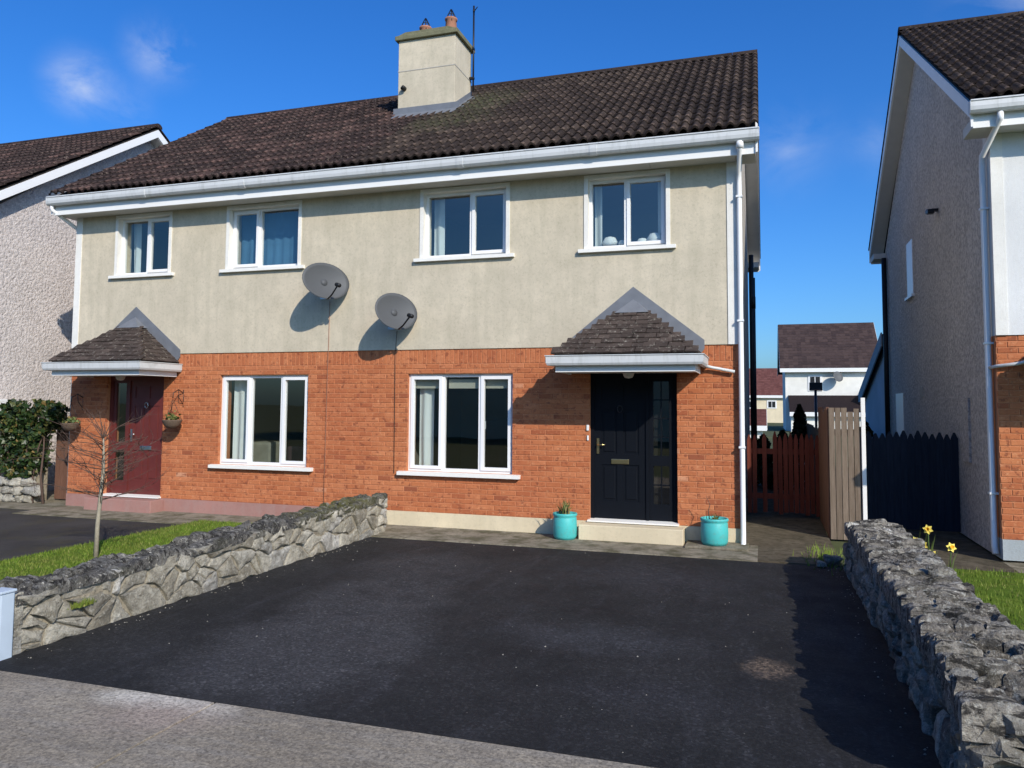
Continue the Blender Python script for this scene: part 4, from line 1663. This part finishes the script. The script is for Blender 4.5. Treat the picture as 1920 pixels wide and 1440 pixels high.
RW = empty('stone_wall', (1.42, -4, 0))
tag(RW, 'thick rubble stone wall with ragged slate-like coping beside the right lawn', 'stone wall', 'rubble stone walls beside the driveway')
def zR(y):
    return .56 if y > -6.45 else .56 - .11 * min(1, (-6.45 - y) / .3)
wall_core(RW, 1.19, 1.70, -6.70, -1.28, zR, .05)
for xf, sg, nn in ((1.205, -1, 74), (1.685, 1, 44)):
    rubble(RW, 'stone_r', [(-6.45, -.02), (-1.26, -.02), (-1.26, .56), (-6.45, .56)], nn, .8, lambda u, v, d: (xf + sg * d, u, v), (-.02, .03), rw_, .008, .10, .022, .022)
    rubble(RW, 'stone_r', [(-6.73, -.02), (-6.45, -.02), (-6.45, .56), (-6.73, .45)], 7, .8, lambda u, v, d: (xf + sg * d, u, v), (-.02, .03), rw_, .008, .10, .022, .022)
rubble(RW, 'stone_r', [(1.2, -.02), (1.69, -.02), (1.69, .46), (1.2, .46)], 8, 1, lambda u, v, d: (u, -6.73 - d, v), (-.01, .03), rw_, .008, .09, .025, .025)
rubble(RW, 'stone_r', [(1.2, -.02), (1.69, -.02), (1.69, .56), (1.2, .56)], 8, 1, lambda u, v, d: (u, -1.26 + d, v), (-.01, .02), rw_)
rubble(RW, 'stone_rt', [(1.165, -6.76), (1.725, -6.76), (1.725, -1.24), (1.165, -1.24)], 205, .42, lambda u, v, d: (u, v, zR(v) + d), (-.04, .04), rw_, .006, .14, .018, .012, 1, .22)

# loose little stones by the far end of the wall
for x, yy, s_, lb in ((1.06, -.95, .14, 'larger loose stone on the path by the far end of the right wall'), (.93, -1.12, .08, 'small loose stone at the tarmac edge near the right wall')):
    o = bpy.data.objects.new('loose_stone', rw_.choice(libR))
    COL.objects.link(o)
    o.location = (x, yy, .012 + s_ * .3)
    o.scale = (s_ * 1.3, s_, s_ * .8)
    tag(o, lb, 'stone', 'loose stones at the wall end')

# pale post at the near end of the left wall
po = empty('post', (-4.99, -6.6, 0))
tag(po, 'pale blue grey metal post standing at the near end of the left stone wall', 'post')
m = MB()
m.bbox(-5.06, -4.93, -6.66, -6.55, -.02, .47, .008)
m.build('shaft', 'post', po)
m = MB()
m.bbox(-5.07, -4.92, -6.67, -6.54, .4705, .49, .006)
m.build('cap', 'post', po)

# ------------------------------------------------------------------ fences and gates
def boards(name, label, cat, mat, a, b, z0, z1, n, thick, tip, rails, r_, gap=.012, miss=(), broken=0.0, postl=None):
    a, b = Vector((*a, 0)), Vector((*b, 0))
    d = (b - a)
    Lg = d.length
    u = d / Lg
    nrm = Vector((u.y, -u.x, 0))
    ang = math.atan2(u.y, u.x)
    root = empty(name, ((a + b) / 2)[:])
    tag(root, label, cat)
    w = Lg / n
    bw = w - gap
    mes = []
    for q in range(4):
        k = MB()
        h = (z1 - z0) + r_.uniform(-.035, .02) * (1 if tip else 2.2)
        pts = [(-bw / 2, 0), (bw / 2, 0), (bw / 2, h - tip), (bw * .12, h), (-bw * .12, h), (-bw / 2, h - tip)] if tip else [(-bw / 2, 0), (bw / 2, 0), (bw / 2, h), (-bw / 2, h)]
        k.prism(pts, 1, 0, thick)
        mes.append(k.mesh('board', M[mat]))
    for i in range(n):
        if i in miss:
            continue
        p = a + u * (w * (i + .5)) + nrm * (thick * .5)
        inst('board', r_.choice(mes), root, (p.x, p.y, z0 + (r_.uniform(-.03, .03) if broken else 0)), (0, r_.uniform(-.012, .012) * broken, ang), (1, 1, 1))
    for zz in rails:
        k = MB()
        k.box(0, Lg, -.02, .02, zz - .045, zz + .045)
        me = k.mesh('rail', M[mat])
        p = a - nrm * .0225 * 1.0
        inst('rail', me, root, (p.x, p.y, 0), (0, 0, ang))
    return root


rf_ = random.Random(9)
boards('garden_gate', 'red stained picket gate closing the side passage of the right house', 'gate', 'wood_red', (.03, 3.0), (1.20, 3.0), .07, 1.40, 14, .022, .10, (.35, 1.1), rf_, .014, (2, 4), .5)
boards('garden_gate', 'dark navy picket gate between the fence and the grey gable', 'gate', 'wood_navy', (1.68, 2.0), (3.03, 2.0), .05, 1.50, 14, .022, .085, (.35, 1.2), rf_, .002)
fe = boards('wooden_fence', 'weathered grey board fence panel standing behind the right stone wall', 'fence', 'wood_fence', (1.19, 1.0), (1.60, 1.0), .0, 1.84, 5, .022, 0, (.4, 1.5), rf_, .008)
boards('wooden_fence', 'shaded board fence running back from the passage towards the red gate', 'fence', 'wood_brown', (1.19, 3.0), (1.19, 1.02), .0, 1.82, 20, .022, 0, (.4, 1.5), rf_, .01)  # darker wood than the front panel, shade put into the board colour
boards('wooden_fence', 'board fence along the back gardens beyond the red gate', 'fence', 'wood_fence', (1.25, 14.0), (1.25, 3.1), .0, 1.5, 90, .022, 0, (.4, 1.2), rf_, .01)
wp = MB()
wp.bbox(1.613, 1.668, .96, 1.015, 0, 1.99, .006)
tag(wp.build_top('fence_post', 'pvcpost', (1.64, .99, 0)), 'tall white post at the end of the weathered fence panel', 'post')
boards('garden_gate', 'brown plank gate beside the ivy at the far left corner', 'gate', 'wood_brown', (-12.50, .55), (-11.62, .55), .03, 1.62, 8, .025, 0, (.35, 1.3), rf_, .006)

# ------------------------------------------------------------------ ivy on a low wall
def leaves(mb, fn, n, size, r_, up=.3):
    for i in range(n):
        p = fn(r_)
        d = Vector((r_.gauss(0, 1), r_.gauss(0, 1) - .5, r_.gauss(0, 1) + up)).normalized()
        a = d.orthogonal().normalized()
        a.rotate(Matrix.Rotation(r_.uniform(0, 6.28), 3, d))
        b = d.cross(a)
        s_ = size * r_.uniform(.6, 1.3)
        vs = [p - a * s_ * .5, p + b * s_ * .45 + a * .1 * s_, p + a * s_ * .62, p - b * s_ * .45 + a * .1 * s_]
        vs[2] = vs[2] + d * -.1 * s_
        mb.add([tuple(v) for v in vs], [(0, 1, 2, 3)], r_.random())


iv = empty('ivy_hedge', (-12.8, .2, 0))
tag(iv, 'dense green ivy bush growing over a pale low wall at the left edge', 'ivy')
ri = random.Random(12)
def ivp(r_):
    x = r_.uniform(-13.42, -12.05)
    if x > -12.45:
        zlo = 1.15 + .4 * (x + 12.45) / .4
    else:
        zlo = .48 + .12 * math.sin(x * 7)
    z = r_.uniform(zlo, 1.80 + .06 * math.sin(x * 9) + .05 * r_.random())
    edge = r_.random() ** .6
    return Vector((x, .42 - .42 * edge + .07 * math.sin(x * 11 + z * 8), z))
m = MB()
leaves(m, ivp, 5200, .085, ri)
m.build('foliage', 'ivy', iv)
m = MB()
for k in range(7):
    x = -13.4 + k * .19
    m.tube([(x + ri.uniform(-.1, .1), .05, 0.0), (x + ri.uniform(-.1, .1), .10, .5), (x + ri.uniform(-.15, .15), .12, 1.0), (x + ri.uniform(-.2, .2), .2, 1.6)], [.025, .02, .015, .008], 6)
m.build('stem', 'twig', iv)
m = MB()
m.bbox(-13.6, -12.55, .16, .44, -.02, 1.2, .03)
m.build('inner_wall', 'stone_mortar', iv)
lw2 = empty('low_wall', (-13.05, .05, 0))
tag(lw2, 'short pale rubble wall under the ivy bush', 'stone wall')
x = -13.6
for row in range(3):
    x = -13.6
    while x < -12.55:
        w = ri.uniform(.15, .34)
        inst('stone', ri.choice(libL), lw2, (x + w / 2, .08 + ri.uniform(-.015, .015), .08 + row * .15), (0, ri.uniform(-.08, .08), ri.uniform(-.1, .1)), (w * 1.03, .2, .165))
        x += w

# ------------------------------------------------------------------ bare sapling in the left lawn
tr_ = random.Random(21)
sp = empty('sapling_tree', (-7.2, -3.6, 0))
tag(sp, 'thin bare young tree on the lawn behind the left stone wall', 'tree')
m = MB()
m.tube([(-7.2, -3.61, -.02), (-7.205, -3.60, .4), (-7.19, -3.585, .75), (-7.18, -3.57, 1.0), (-7.185, -3.57, 1.25), (-7.19, -3.58, 1.48)], [.030, .025, .023, .021, .014, .006], 8)
m.build('trunk', 'bark', sp)
m = MB()
def twig(p, d, ln, r0, depth):
    pts = [p]
    q = Vector(p)
    dd = Vector(d).normalized()
    for k in range(4):
        dd = (dd + Vector((tr_.uniform(-.22, .22), tr_.uniform(-.22, .22), tr_.uniform(-.10, .18)))).normalized()
        q = q + dd * ln / 4
        pts.append(q.copy())
    m.tube(pts, [r0, r0 * .85, r0 * .7, r0 * .55, r0 * .35], 5)
    if depth:
        for k in range(3 if depth > 1 else 2):
            i = tr_.randint(1, 4)
            d2 = (dd + Vector((tr_.uniform(-.9, .9), tr_.uniform(-.9, .9), tr_.uniform(-.5, .5)))).normalized()
            twig(pts[i], d2, ln * tr_.uniform(.4, .65), r0 * .55, depth - 1)
for k in range(46):
    z = .66 + .80 * k / 46
    a = k * 2.4 + tr_.uniform(-.4, .4)
    ln = tr_.uniform(.35, .72) * (1.15 - .35 * k / 46)
    d = (math.cos(a), math.sin(a), tr_.uniform(.1, .6))
    if k % 2 == 0:
        d = (tr_.choice((-1, 1)) * .55, tr_.choice((-1, 1)) * .8, tr_.uniform(.0, .5))
    twig(Vector((-7.19, -3.575, z)), d, ln, .0058, 2)
for k in range(6):
    twig(Vector((-7.19, -3.58, 1.42)), (tr_.uniform(-.5, .5), tr_.uniform(-.5, .5), 1), tr_.uniform(.2, .38), .006, 1)
m.build('branches', 'twig', sp)

# ------------------------------------------------------------------ satellite dishes with their cables
def dish(c, nrm, label, wall, w=.37, h=.31):
    root = empty('satellite_dish', wall)
    tag(root, label, 'satellite dish', 'satellite dishes on the front walls')
    n = Vector(nrm).normalized()
    up = (Vector((0, 0, 1)) - n * n.z).normalized()
    sd = up.cross(n).normalized()
    c = Vector(c)
    m = MB()
    vs, fs = [], []
    RN, AN = 7, 32
    for side in (0, 1):
        for i in range(RN + 1):
            rr = i / RN
            for k in range(AN):
                a = 2 * math.pi * k / AN
                p = c + sd * (w * rr * math.cos(a)) + up * (h * rr * math.sin(a)) + n * (.075 * (rr * rr - 1) - side * .008)
                vs.append(tuple(p))
    T0 = (RN + 1) * AN
    for i in range(RN):
        for k in range(AN):
            a, b, c_, d = i * AN + k, i * AN + (k + 1) % AN, (i + 1) * AN + (k + 1) % AN, (i + 1) * AN + k
            fs.append((a, d, c_, b))
            fs.append((a + T0, b + T0, c_ + T0, d + T0))
    for k in range(AN):
        fs.append((RN * AN + k, RN * AN + k + T0, RN * AN + (k + 1) % AN + T0, RN * AN + (k + 1) % AN))
    m.add(vs, fs, 0, True)
    m.build('reflector', 'dish', root)
    m = MB()
    lnb = c + n * .34 - up * (h * .62)
    m.tube([c - up * (h * .98) - n * .0, c - up * (h * .92) + n * .12, lnb], .013, 6)
    m.build('arm', 'black_pipe', root)
    m = MB()
    dirv = (c - lnb).normalized()
    m.tube([lnb - dirv * .05, lnb + dirv * .05], .032, 10)
    m.build('receiver', 'black_pipe', root)
    m = MB()
    back = c - n * .085
    m.tube([back, back - n * .05, Vector(wall) + Vector((0, -.05, 0)), Vector(wall) + Vector((0, -.024, 0))], .018, 8)
    m.box(wall[0] - .06, wall[0] + .06, wall[1] - .034, wall[1] - .024, wall[2] - .08, wall[2] + .08)
    m.build('bracket', 'steel', root)
    m = MB()
    m.lathe([(.055, 0), (.055, .006), (0, .008)], (0, 0, 0), 14)
    Rm = n.to_track_quat('Z', 'Y').to_matrix()
    m.v = [tuple(Rm @ Vector(v) + c - n * .070) for v in m.v]
    m.build('badge', 'dish', root)


dish((-6.15, -.40, 3.77), (.84, -.50, .22), 'grey oval satellite dish under the upper window of the left house', (-6.42, 0, 3.62), .405, .30)
dish((-4.94, -.38, 3.26), (.84, -.50, .22), 'grey oval satellite dish lower down on the wall of the right house', (-5.20, 0, 3.10), .375, .29)


def cable(pts, label, mat, r=.006):
    m = MB()
    m.tube(pts, r, 6)
    o = m.build_top('cable', mat, (pts[-1][0], pts[-1][1], pts[-1][2]))
    tag(o, label, 'cable')


cable([(-6.30, -.034, 3.5), (-6.31, -.032, 2.72), (-6.32, -.024, 2.66), (-6.33, -.022, 1.4), (-6.345, -.022, .3)], 'pale thin cable running down the brick of the left house', 'terracotta', .0045)
cable([(-5.10, -.034, 3.0), (-5.12, -.032, 2.72), (-5.13, -.022, 2.64), (-5.12, -.022, .80)], 'dark thin cable running down the brick left of the ground floor window', 'twig', .004)

# ------------------------------------------------------------------ hanging baskets
def basket(x, y, zb, label):
    root = empty('hanging_basket', (x, 0, zb + .5))
    tag(root, label, 'basket', 'hanging baskets beside the red door')
    m = MB()
    m.lathe([(.0, -.15), (.08, -.135), (.13, -.085), (.155, -.02), (.16, .0), (.14, .0), (.0, -.01)], (x, y, zb + .15), 16)
    m.build('bowl', 'coir', root)
    m = MB()
    top = (x, y, zb + .50)
    for k in range(3):
        a = k * 2.094 + .5
        m.tube([(x + .15 * math.cos(a), y + .15 * math.sin(a), zb + .15), top], .004, 4)
    m.build('chain', 'dark_metal', root)
    m = MB()
    m.tube([(x + .01, 0, zb + .36), (x + .01, 0, zb + .66)], .009, 6)
    m.tube([(x + .01, -.008, zb + .60), (x + .01, y * .5, zb + .66), (x + .005, y, zb + .60), (x, y, zb + .51)], .008, 6)
    m.tube([(x + .01, -.008, zb + .42), (x + .01, y * .45, zb + .52), (x + .01, y * .5, zb + .655)], .006, 6)
    m.build('wall_bracket', 'dark_metal', root)
    m = MB()
    leaves(m, lambda r_: Vector((x + r_.gauss(0, .06), y + r_.gauss(0, .06), zb + .16 + abs(r_.gauss(0, .05)))), 90, .05, ri)
    m.build('dry_plant', 'leaf', root)


basket(-9.14, -.24, 1.42, 'round hanging basket on a bracket right of the dark red door')
basket(-11.33, -.24, 1.34, 'round hanging basket at the far left corner beside the brown gate')

# ------------------------------------------------------------------ turquoise pots
def pot(x, y, z0, r0, h, label, plabel, bare):
    root = empty('plant_pot', (x, y, z0))
    tag(root, label, 'plant pot', 'turquoise plant pots by the front door')
    m = MB()
    m.lathe([(r0 * .86, 0), (r0 * .97, h * .12), (r0, h * .45), (r0 * .97, h * .82), (r0 * .93, h * .86), (r0 * 1.02, h * .90), (r0 * 1.03, h * .97), (r0 * .99, h), (r0 * .88, h * .99), (r0 * .86, h * .88)], (x, y, z0), 28)
    m.build('pot', 'turq', root)
    m = MB()
    m.lathe([(r0 * .87, -.02), (r0 * .6, .005), (0, .012)], (x, y, z0 + h * .9), 16)
    m.build('soil', 'soil', root)
    pr = empty('potted_plant', (x, y, z0 + h * .9))
    tag(pr, plabel, 'plant', 'plants in the turquoise pots')
    m = MB()
    r_ = random.Random(int(abs(x) * 100))
    n = 46 if not bare else 26
    for k in range(n):
        a = r_.uniform(0, 6.28)
        rr = r_.uniform(0, r0 * .6)
        hh = r_.uniform(.10, .26) if not bare else r_.uniform(.03, .10)
        bx, by, bz = x + rr * math.cos(a), y + rr * math.sin(a), z0 + h * .9
        lx, ly = r_.uniform(-.07, .07), r_.uniform(-.07, .07)
        wv = .009
        ca, sa = math.cos(a + 1.57) * wv, math.sin(a + 1.57) * wv
        m.add([(bx - ca, by - sa, bz), (bx + ca, by + sa, bz), (bx + lx * .6 + ca * .7, by + ly * .6 + sa * .7, bz + hh * .65), (bx + lx * .6 - ca * .7, by + ly * .6 - sa * .7, bz + hh * .65), (bx + lx * 1.2, by + ly * 1.2, bz + hh)],
              [(0, 1, 2, 3), (3, 2, 4)], r_.random())
    m.build('leaves', 'leaf', pr)
    if bare:
        m = MB()
        m.tube([(x - .06, y, z0 + h * .9), (x - .075, y, z0 + h * .9 + .12), (x - .055, y + .02, z0 + h * .9 + .2), (x - .10, y, z0 + h * .9 + .31)], [.007, .006, .005, .003], 5)
        m.build('stem', 'twig', pr)


pot(-2.335, -.32, .012, .166, .355, 'turquoise pot left of the front step holding a tufted plant', 'tufted green and brown plant in the left turquoise pot', False)
slab = MB()
slab.bbox(-.69, .105, -.50, -.022, .013, .045, .008)
tag(slab.build_top('paving_slab', 'apron', (-.3, -.26, .012)), 'loose concrete slab under the right turquoise pot', 'slab')
pot(-.325, -.27, .0455, .178, .345, 'turquoise pot right of the front step standing on a slab', 'nearly bare twiggy plant in the right turquoise pot', True)

# ------------------------------------------------------------------ daffodils behind the right wall
def daffodil(x, y, h, lean, face, label, nleaf=3):
    root = empty('daffodil', (x, y, .02))
    tag(root, label, 'flower', 'daffodils behind the right stone wall')
    r_ = random.Random(int(h * 1000) + 3)
    top = Vector((x + lean[0], y + lean[1], h))
    m = MB()
    m.tube([(x, y, .02), (x + lean[0] * .4, y + lean[1] * .4, h * .6), tuple(top)], .006, 5)
    m.build('stem', 'stem', root)
    f = Vector(face).normalized()
    a = f.orthogonal().normalized()
    b = f.cross(a)
    m = MB()
    for k in range(6):
        q = k * math.pi / 3
        d = a * math.cos(q) + b * math.sin(q)
        e_ = f.cross(d)
        p0 = top
        m.add([tuple(p0), tuple(p0 + d * .028 + e_ * .019 + f * .006), tuple(p0 + d * .056 + f * .002), tuple(p0 + d * .028 - e_ * .019 + f * .006)], [(0, 1, 2, 3)])
    m.build('petals', 'petal', root)
    m = MB()
    ring = [(.012, 0), (.014, .018), (.022, .032), (.018, .030), (.008, .004)]
    m.lathe(ring, (0, 0, 0), 10)
    Rm = f.to_track_quat('Z', 'Y').to_matrix()
    m.v = [tuple(Rm @ Vector(v) + top) for v in m.v]
    m.build('trumpet', 'trumpet', root)
    m = MB()
    for k in range(nleaf):
        q = r_.uniform(0, 6.28)
        lx, ly, hh = math.cos(q) * .09, math.sin(q) * .09, h * r_.uniform(.6, .95)
        m.add([(x - .007, y, .02), (x + .007, y, .02), (x + lx * .5 + .006, y + ly * .5, hh * .7), (x + lx * .5 - .006, y + ly * .5, hh * .7), (x + lx, y + ly, hh)], [(0, 1, 2, 3), (3, 2, 4)], .3)
    m.build('leaves', 'leaf', root)


daffodil(2.0, -1.45, .54, (-.01, 0), (-.3, -.8, .2), 'tallest yellow daffodil behind the right stone wall')
daffodil(1.92, -1.55, .38, (.0, 0), (-.5, -.8, .3), 'yellow daffodil closest to the right stone wall coping')
daffodil(2.18, -1.5, .37, (.02, 0), (.2, -.9, .3), 'yellow daffodil standing apart, farthest right of the clump')
daffodil(1.99, -1.62, .30, (.0, 0), (-.2, -.9, .3), 'lowest yellow daffodil of the clump by the right wall')
daffodil(1.90, -1.40, .40, (-.02, .02), (.3, -.6, .4), 'half hidden yellow daffodil at the back of the clump')
# long grass tufts against the wall
m = MB()
r_ = random.Random(77)
for k in range(500):
    yy = r_.uniform(-6.6, -1.5)
    x = 1.77 + abs(r_.gauss(0, .05))
    hh = r_.uniform(.15, .42) * (1 if r_.random() < .8 else 1.5)
    lx, ly = r_.uniform(-.04, .1), r_.uniform(-.06, .06)
    m.add([(x - .004, yy, .01), (x + .004, yy, .01), (x + lx, yy + ly, hh)], [(0, 1, 2)], r_.random())
tag(m.build('long_grass', 'grass'), 'long grass growing along the far side of the right stone wall', 'grass', kind='stuff')
# weeds rooted in the joints of the left wall and at the passage edge
m = MB()
for k in range(420):
    if k < 200:
        p = Vector((r_.gauss(1.0, .10), r_.gauss(-.55, .35), .0))
        hh = r_.uniform(.03, .12)
    else:
        p = Vector((-4.93 + r_.gauss(0, .01), r_.gauss(-5.95, .05), .22))
        hh = r_.uniform(.02, .07)
    lx, ly = r_.uniform(-.03, .04), r_.uniform(-.03, .03)
    m.add([(p.x - .006, p.y, p.z), (p.x + .006, p.y + .004, p.z), (p.x + lx, p.y + ly, p.z + hh)], [(0, 1, 2)], r_.random())
tag(m.build('weeds', 'grass'), 'small weeds by the passage and in the wall joints', 'weeds', kind='stuff')

m = MB()
for k in range(170):
    if k < 50:
        x, yy = r_.uniform(-4.8, 1.1), r_.uniform(-6.7, -1.1)
    else:
        x, yy = r_.choice((-4.88 + abs(r_.gauss(0, .07)), 1.14 - abs(r_.gauss(0, .08)))), r_.uniform(-6.6, -1.1)
    q = r_.uniform(.003, .010)
    a = r_.uniform(0, 3)
    ca, sa = math.cos(a) * q, math.sin(a) * q
    m.add([(x - ca, yy - sa, 0), (x + sa, yy - ca, 0), (x + ca, yy + sa, 0), (x - sa, yy + ca, 0), (x + q * .2, yy, q * .9)], [(0, 1, 4), (1, 2, 4), (2, 3, 4), (3, 0, 4)], r_.random())
tag(m.build('grit', 'stone_l'), 'loose grit and small chips scattered over the tarmac driveway', 'grit', kind='stuff')

# ------------------------------------------------------------------ houses behind
def far_house(name, label, x0, x1, y0, y1, ze, zrd, wall, tile, wins, ov=.35, lean=None, group='houses seen beyond the passage'):
    root = empty(name, ((x0 + x1) / 2, y0, 0))
    tag(root, label, 'house', group or None)
    ym = (y0 + y1) / 2
    m = MB()
    m.prism([(y0, -.1), (y1, -.1), (y1, ze), (ym, zrd - .15), (y0, ze)], 0, x0, x1)
    m.build('wall', wall, root)
    sl = (zrd - ze) / (ym - y0)
    m = MB()
    for sg in (1, -1):
        Y = lambda y: y if sg > 0 else 2 * ym - y
        m.prism([(Y(y0 - ov), ze - ov * sl + .14), (Y(ym), zrd + .14), (Y(ym), zrd), (Y(y0 - ov), ze - ov * sl)], 0, x0 - ov, x1 + ov)
    rf = m.build('roof', tile, root)
    # courses of tiles as real steps
    n = 16
    m = MB()
    for i in range(n):
        f0, f1 = i / n, (i + 1) / n
        ya, yb = y0 - ov + (ym - y0 + ov) * f0, y0 - ov + (ym - y0 + ov) * f1
        za, zb = ze - ov * sl + .14 + (zrd - ze + ov * sl) * f0, ze - ov * sl + .14 + (zrd - ze + ov * sl) * f1
        xx = x0 - ov
        k = 0
        while xx < x1 + ov - .01:
            wd = min(.34, x1 + ov - xx)
            m.add([(xx, ya, za + .05), (xx + wd, ya, za + .05), (xx + wd, yb, zb + .015), (xx, yb, zb + .015), (xx, ya, za), (xx + wd, ya, za)], [(0, 1, 2, 3), (4, 5, 1, 0)], random.Random(i * 331 + k).uniform(.34, .66))
            xx += wd
            k += 1
    tag(m.build('roof_tiles', tile, rf), kind='stuff')
    m = MB()
    m.box(x0 - ov, x1 + ov, y0 - ov - .06, y0 - ov, ze - ov * sl - .18, ze - ov * sl + .12)
    m.build('fascia', 'fascia', root)
    m = MB()
    for xx in (x0 - ov, x1 + ov):
        for sg in (1, -1):
            Y = lambda y: y if sg > 0 else 2 * ym - y
            m.prism([(Y(y0 - ov), ze - ov * sl + .12), (Y(ym), zrd + .12), (Y(ym), zrd - .12), (Y(y0 - ov), ze - ov * sl - .14)], 0, xx - .03, xx + .03)
    m.build('barge_board', 'soffit', root)
    for (a, b, c_, d) in wins:
        m = MB()
        m.box(a - .12, b + .12, y0 - .05, y0 - .001, c_ - .12, d + .12)
        w = m.build('window', 'upvc', root)
        m = MB()
        nn = 2
        for k in range(nn):
            l, r2 = a + (b - a) * k / nn + .03, a + (b - a) * (k + 1) / nn - .03
            m.box(l, r2, y0 - .062, y0 - .051, c_, d)
        m.build('pane', 'black_pipe', w)
    return root


fh = far_house('back_house', 'white walled house with dark roof seen between the two houses', 2.0, 8.6, 54, 63, 5.05, 8.65, 'white_far', 'tile_far', [(3.80, 4.58, 3.2, 4.2)], .4)
# lean-to roof on its back wall
m = MB()
m.prism([(51.2, 1.45), (53.99, 2.75), (53.99, 2.6), (51.2, 1.3)], 0, 2.2, 7.5)
m.build('lean_to_roof', 'tile_far', fh)
m = MB()
m.box(2.3, 7.4, 51.5, 53.98, -.1, 1.32)
m.build('lean_to_wall', 'white_far', fh)
m = MB()
m.box(2.2, 7.5, 51.1, 51.19, 1.15, 1.46)
m.build('lean_to_fascia', 'fascia', fh)
m = MB()
m.box(7.55, 9.6, 52, 53.98, -.1, 3.1)
m.build('annex_wall', 'white_far', fh)
m = MB()
for k in range(20):
    a = 2 * math.pi * k / 20
m.lathe([(.0, .0), (.25, .02), (.42, .10), (.42, .11), (.25, .03), (0, .01)], (0, 0, 0), 18)
Rm = Vector((.5, -.8, .3)).normalized().to_track_quat('Z', 'Y').to_matrix()
m.v = [tuple(Rm @ Vector(v) + Vector((5.75, 53.4, 4.15))) for v in m.v]
m.tube([(5.75, 53.45, 4.12), (5.6, 53.98, 4.0)], .03, 6)
o = m.build_top('satellite_dish', 'dish', (5.75, 53.99, 4.1))
tag(o, 'small satellite dish on the white house seen beyond the gates', 'satellite dish', 'satellite dishes on the front walls')

far_house('back_house', 'cream house with red brown roof far behind, beside the corner downpipe', -5.0, 2.6, 85, 92, 3.3, 6.35, 'cream_far', 'tile_red', [(.86, 1.70, 1.75, 2.45), (-1.4, -.7, 1.75, 2.45)], .3)
rb = far_house('garden_building', 'low building with a bright red roof behind the red gate', -2.6, .25, 38, 40.6, .75, 1.55, 'white_far', 'tile_red', [], .25)
NR.P('rear_extension', 'grey_far', lambda m: m.prism([(8.75, -.05), (13.0, -.05), (13.0, 2.2), (8.75, 3.35)], 0, -4, .0))
NR.P('extension_roof', 'tile_far', lambda m: m.prism([(8.75, 3.38), (8.75, 3.5), (13.3, 2.2), (13.3, 2.08)], 0, -4.1, .10))
NR.P('extension_barge_board', 'plinth_grey', lambda m: m.prism([(8.72, 3.53), (13.4, 2.20), (13.4, 1.95), (13.1, 1.95), (8.72, 3.22)], 0, .10, .13))

# basketball hoop in the back garden
bh = empty('basketball_hoop', (1.7, 12.0, 0))
tag(bh, 'dark basketball backboard on a pole above the red gate', 'basketball hoop')
m = MB()
m.tube([(1.695, 12.12, -.02), (1.695, 12.12, 2.35)], .035, 8)
m.build('pole', 'dark_metal', bh)
m = MB()
m.bbox(1.53, 1.865, 12.02, 12.05, 2.30, 2.53, .01)
m.build('backboard', 'dark_metal', bh)
m = MB()
m.tube([(1.695 + .12 * math.cos(a), 11.89 + .12 * math.sin(a), 2.33) for a in [k * math.pi / 8 for k in range(17)]], .008, 5)
m.build('rim', 'terracotta', bh)

# dark conifers behind the red gate
def conifer(x, y, h, w, label, seed):
    root = empty('conifer_bush', (x, y, 0))
    tag(root, label, 'bush', 'dark bushes behind the red gate')
    r_ = random.Random(seed)
    m = MB()
    m.tube([(x, y, -.02), (x, y, h * .8)], [.05, .02], 6)
    m.build('trunk', 'twig', root)
    def fn(q):
        z = q.random() ** .8
        rr = w * (1 - z) ** .7 * math.sqrt(q.random()) * (1 + .25 * math.sin(z * 23))
        a = q.uniform(0, 6.28)
        return Vector((x + rr * math.cos(a), y + rr * math.sin(a), z * h + .03))
    m = MB()
    leaves(m, fn, 1500, .10, r_)
    m.build('crown', 'conifer', root)


conifer(1.10, 8.0, 1.85, .42, 'tall dark conifer behind the right half of the red gate', 4)
conifer(.72, 7.6, 1.28, .40, 'lower dark bush behind the middle of the red gate', 5)
conifer(.30, 8.2, 1.15, .45, 'low dark bush added in place of shade behind the left end of the red gate', 8)  # added bush, its dark crown stands in for the shaded garden
conifer(2.3, 6.5, 1.5, .4, 'dark bush behind the navy gate', 6)

# terrace across the road behind the camera, mirrored in the lower windows
far_house('opposite_house', 'long house across the road, seen only as a dark reflection in the lower windows', -24, 16, -38, -30, 5.0, 8.2, 'cream_far', 'tile_far', [], .35, group=None)
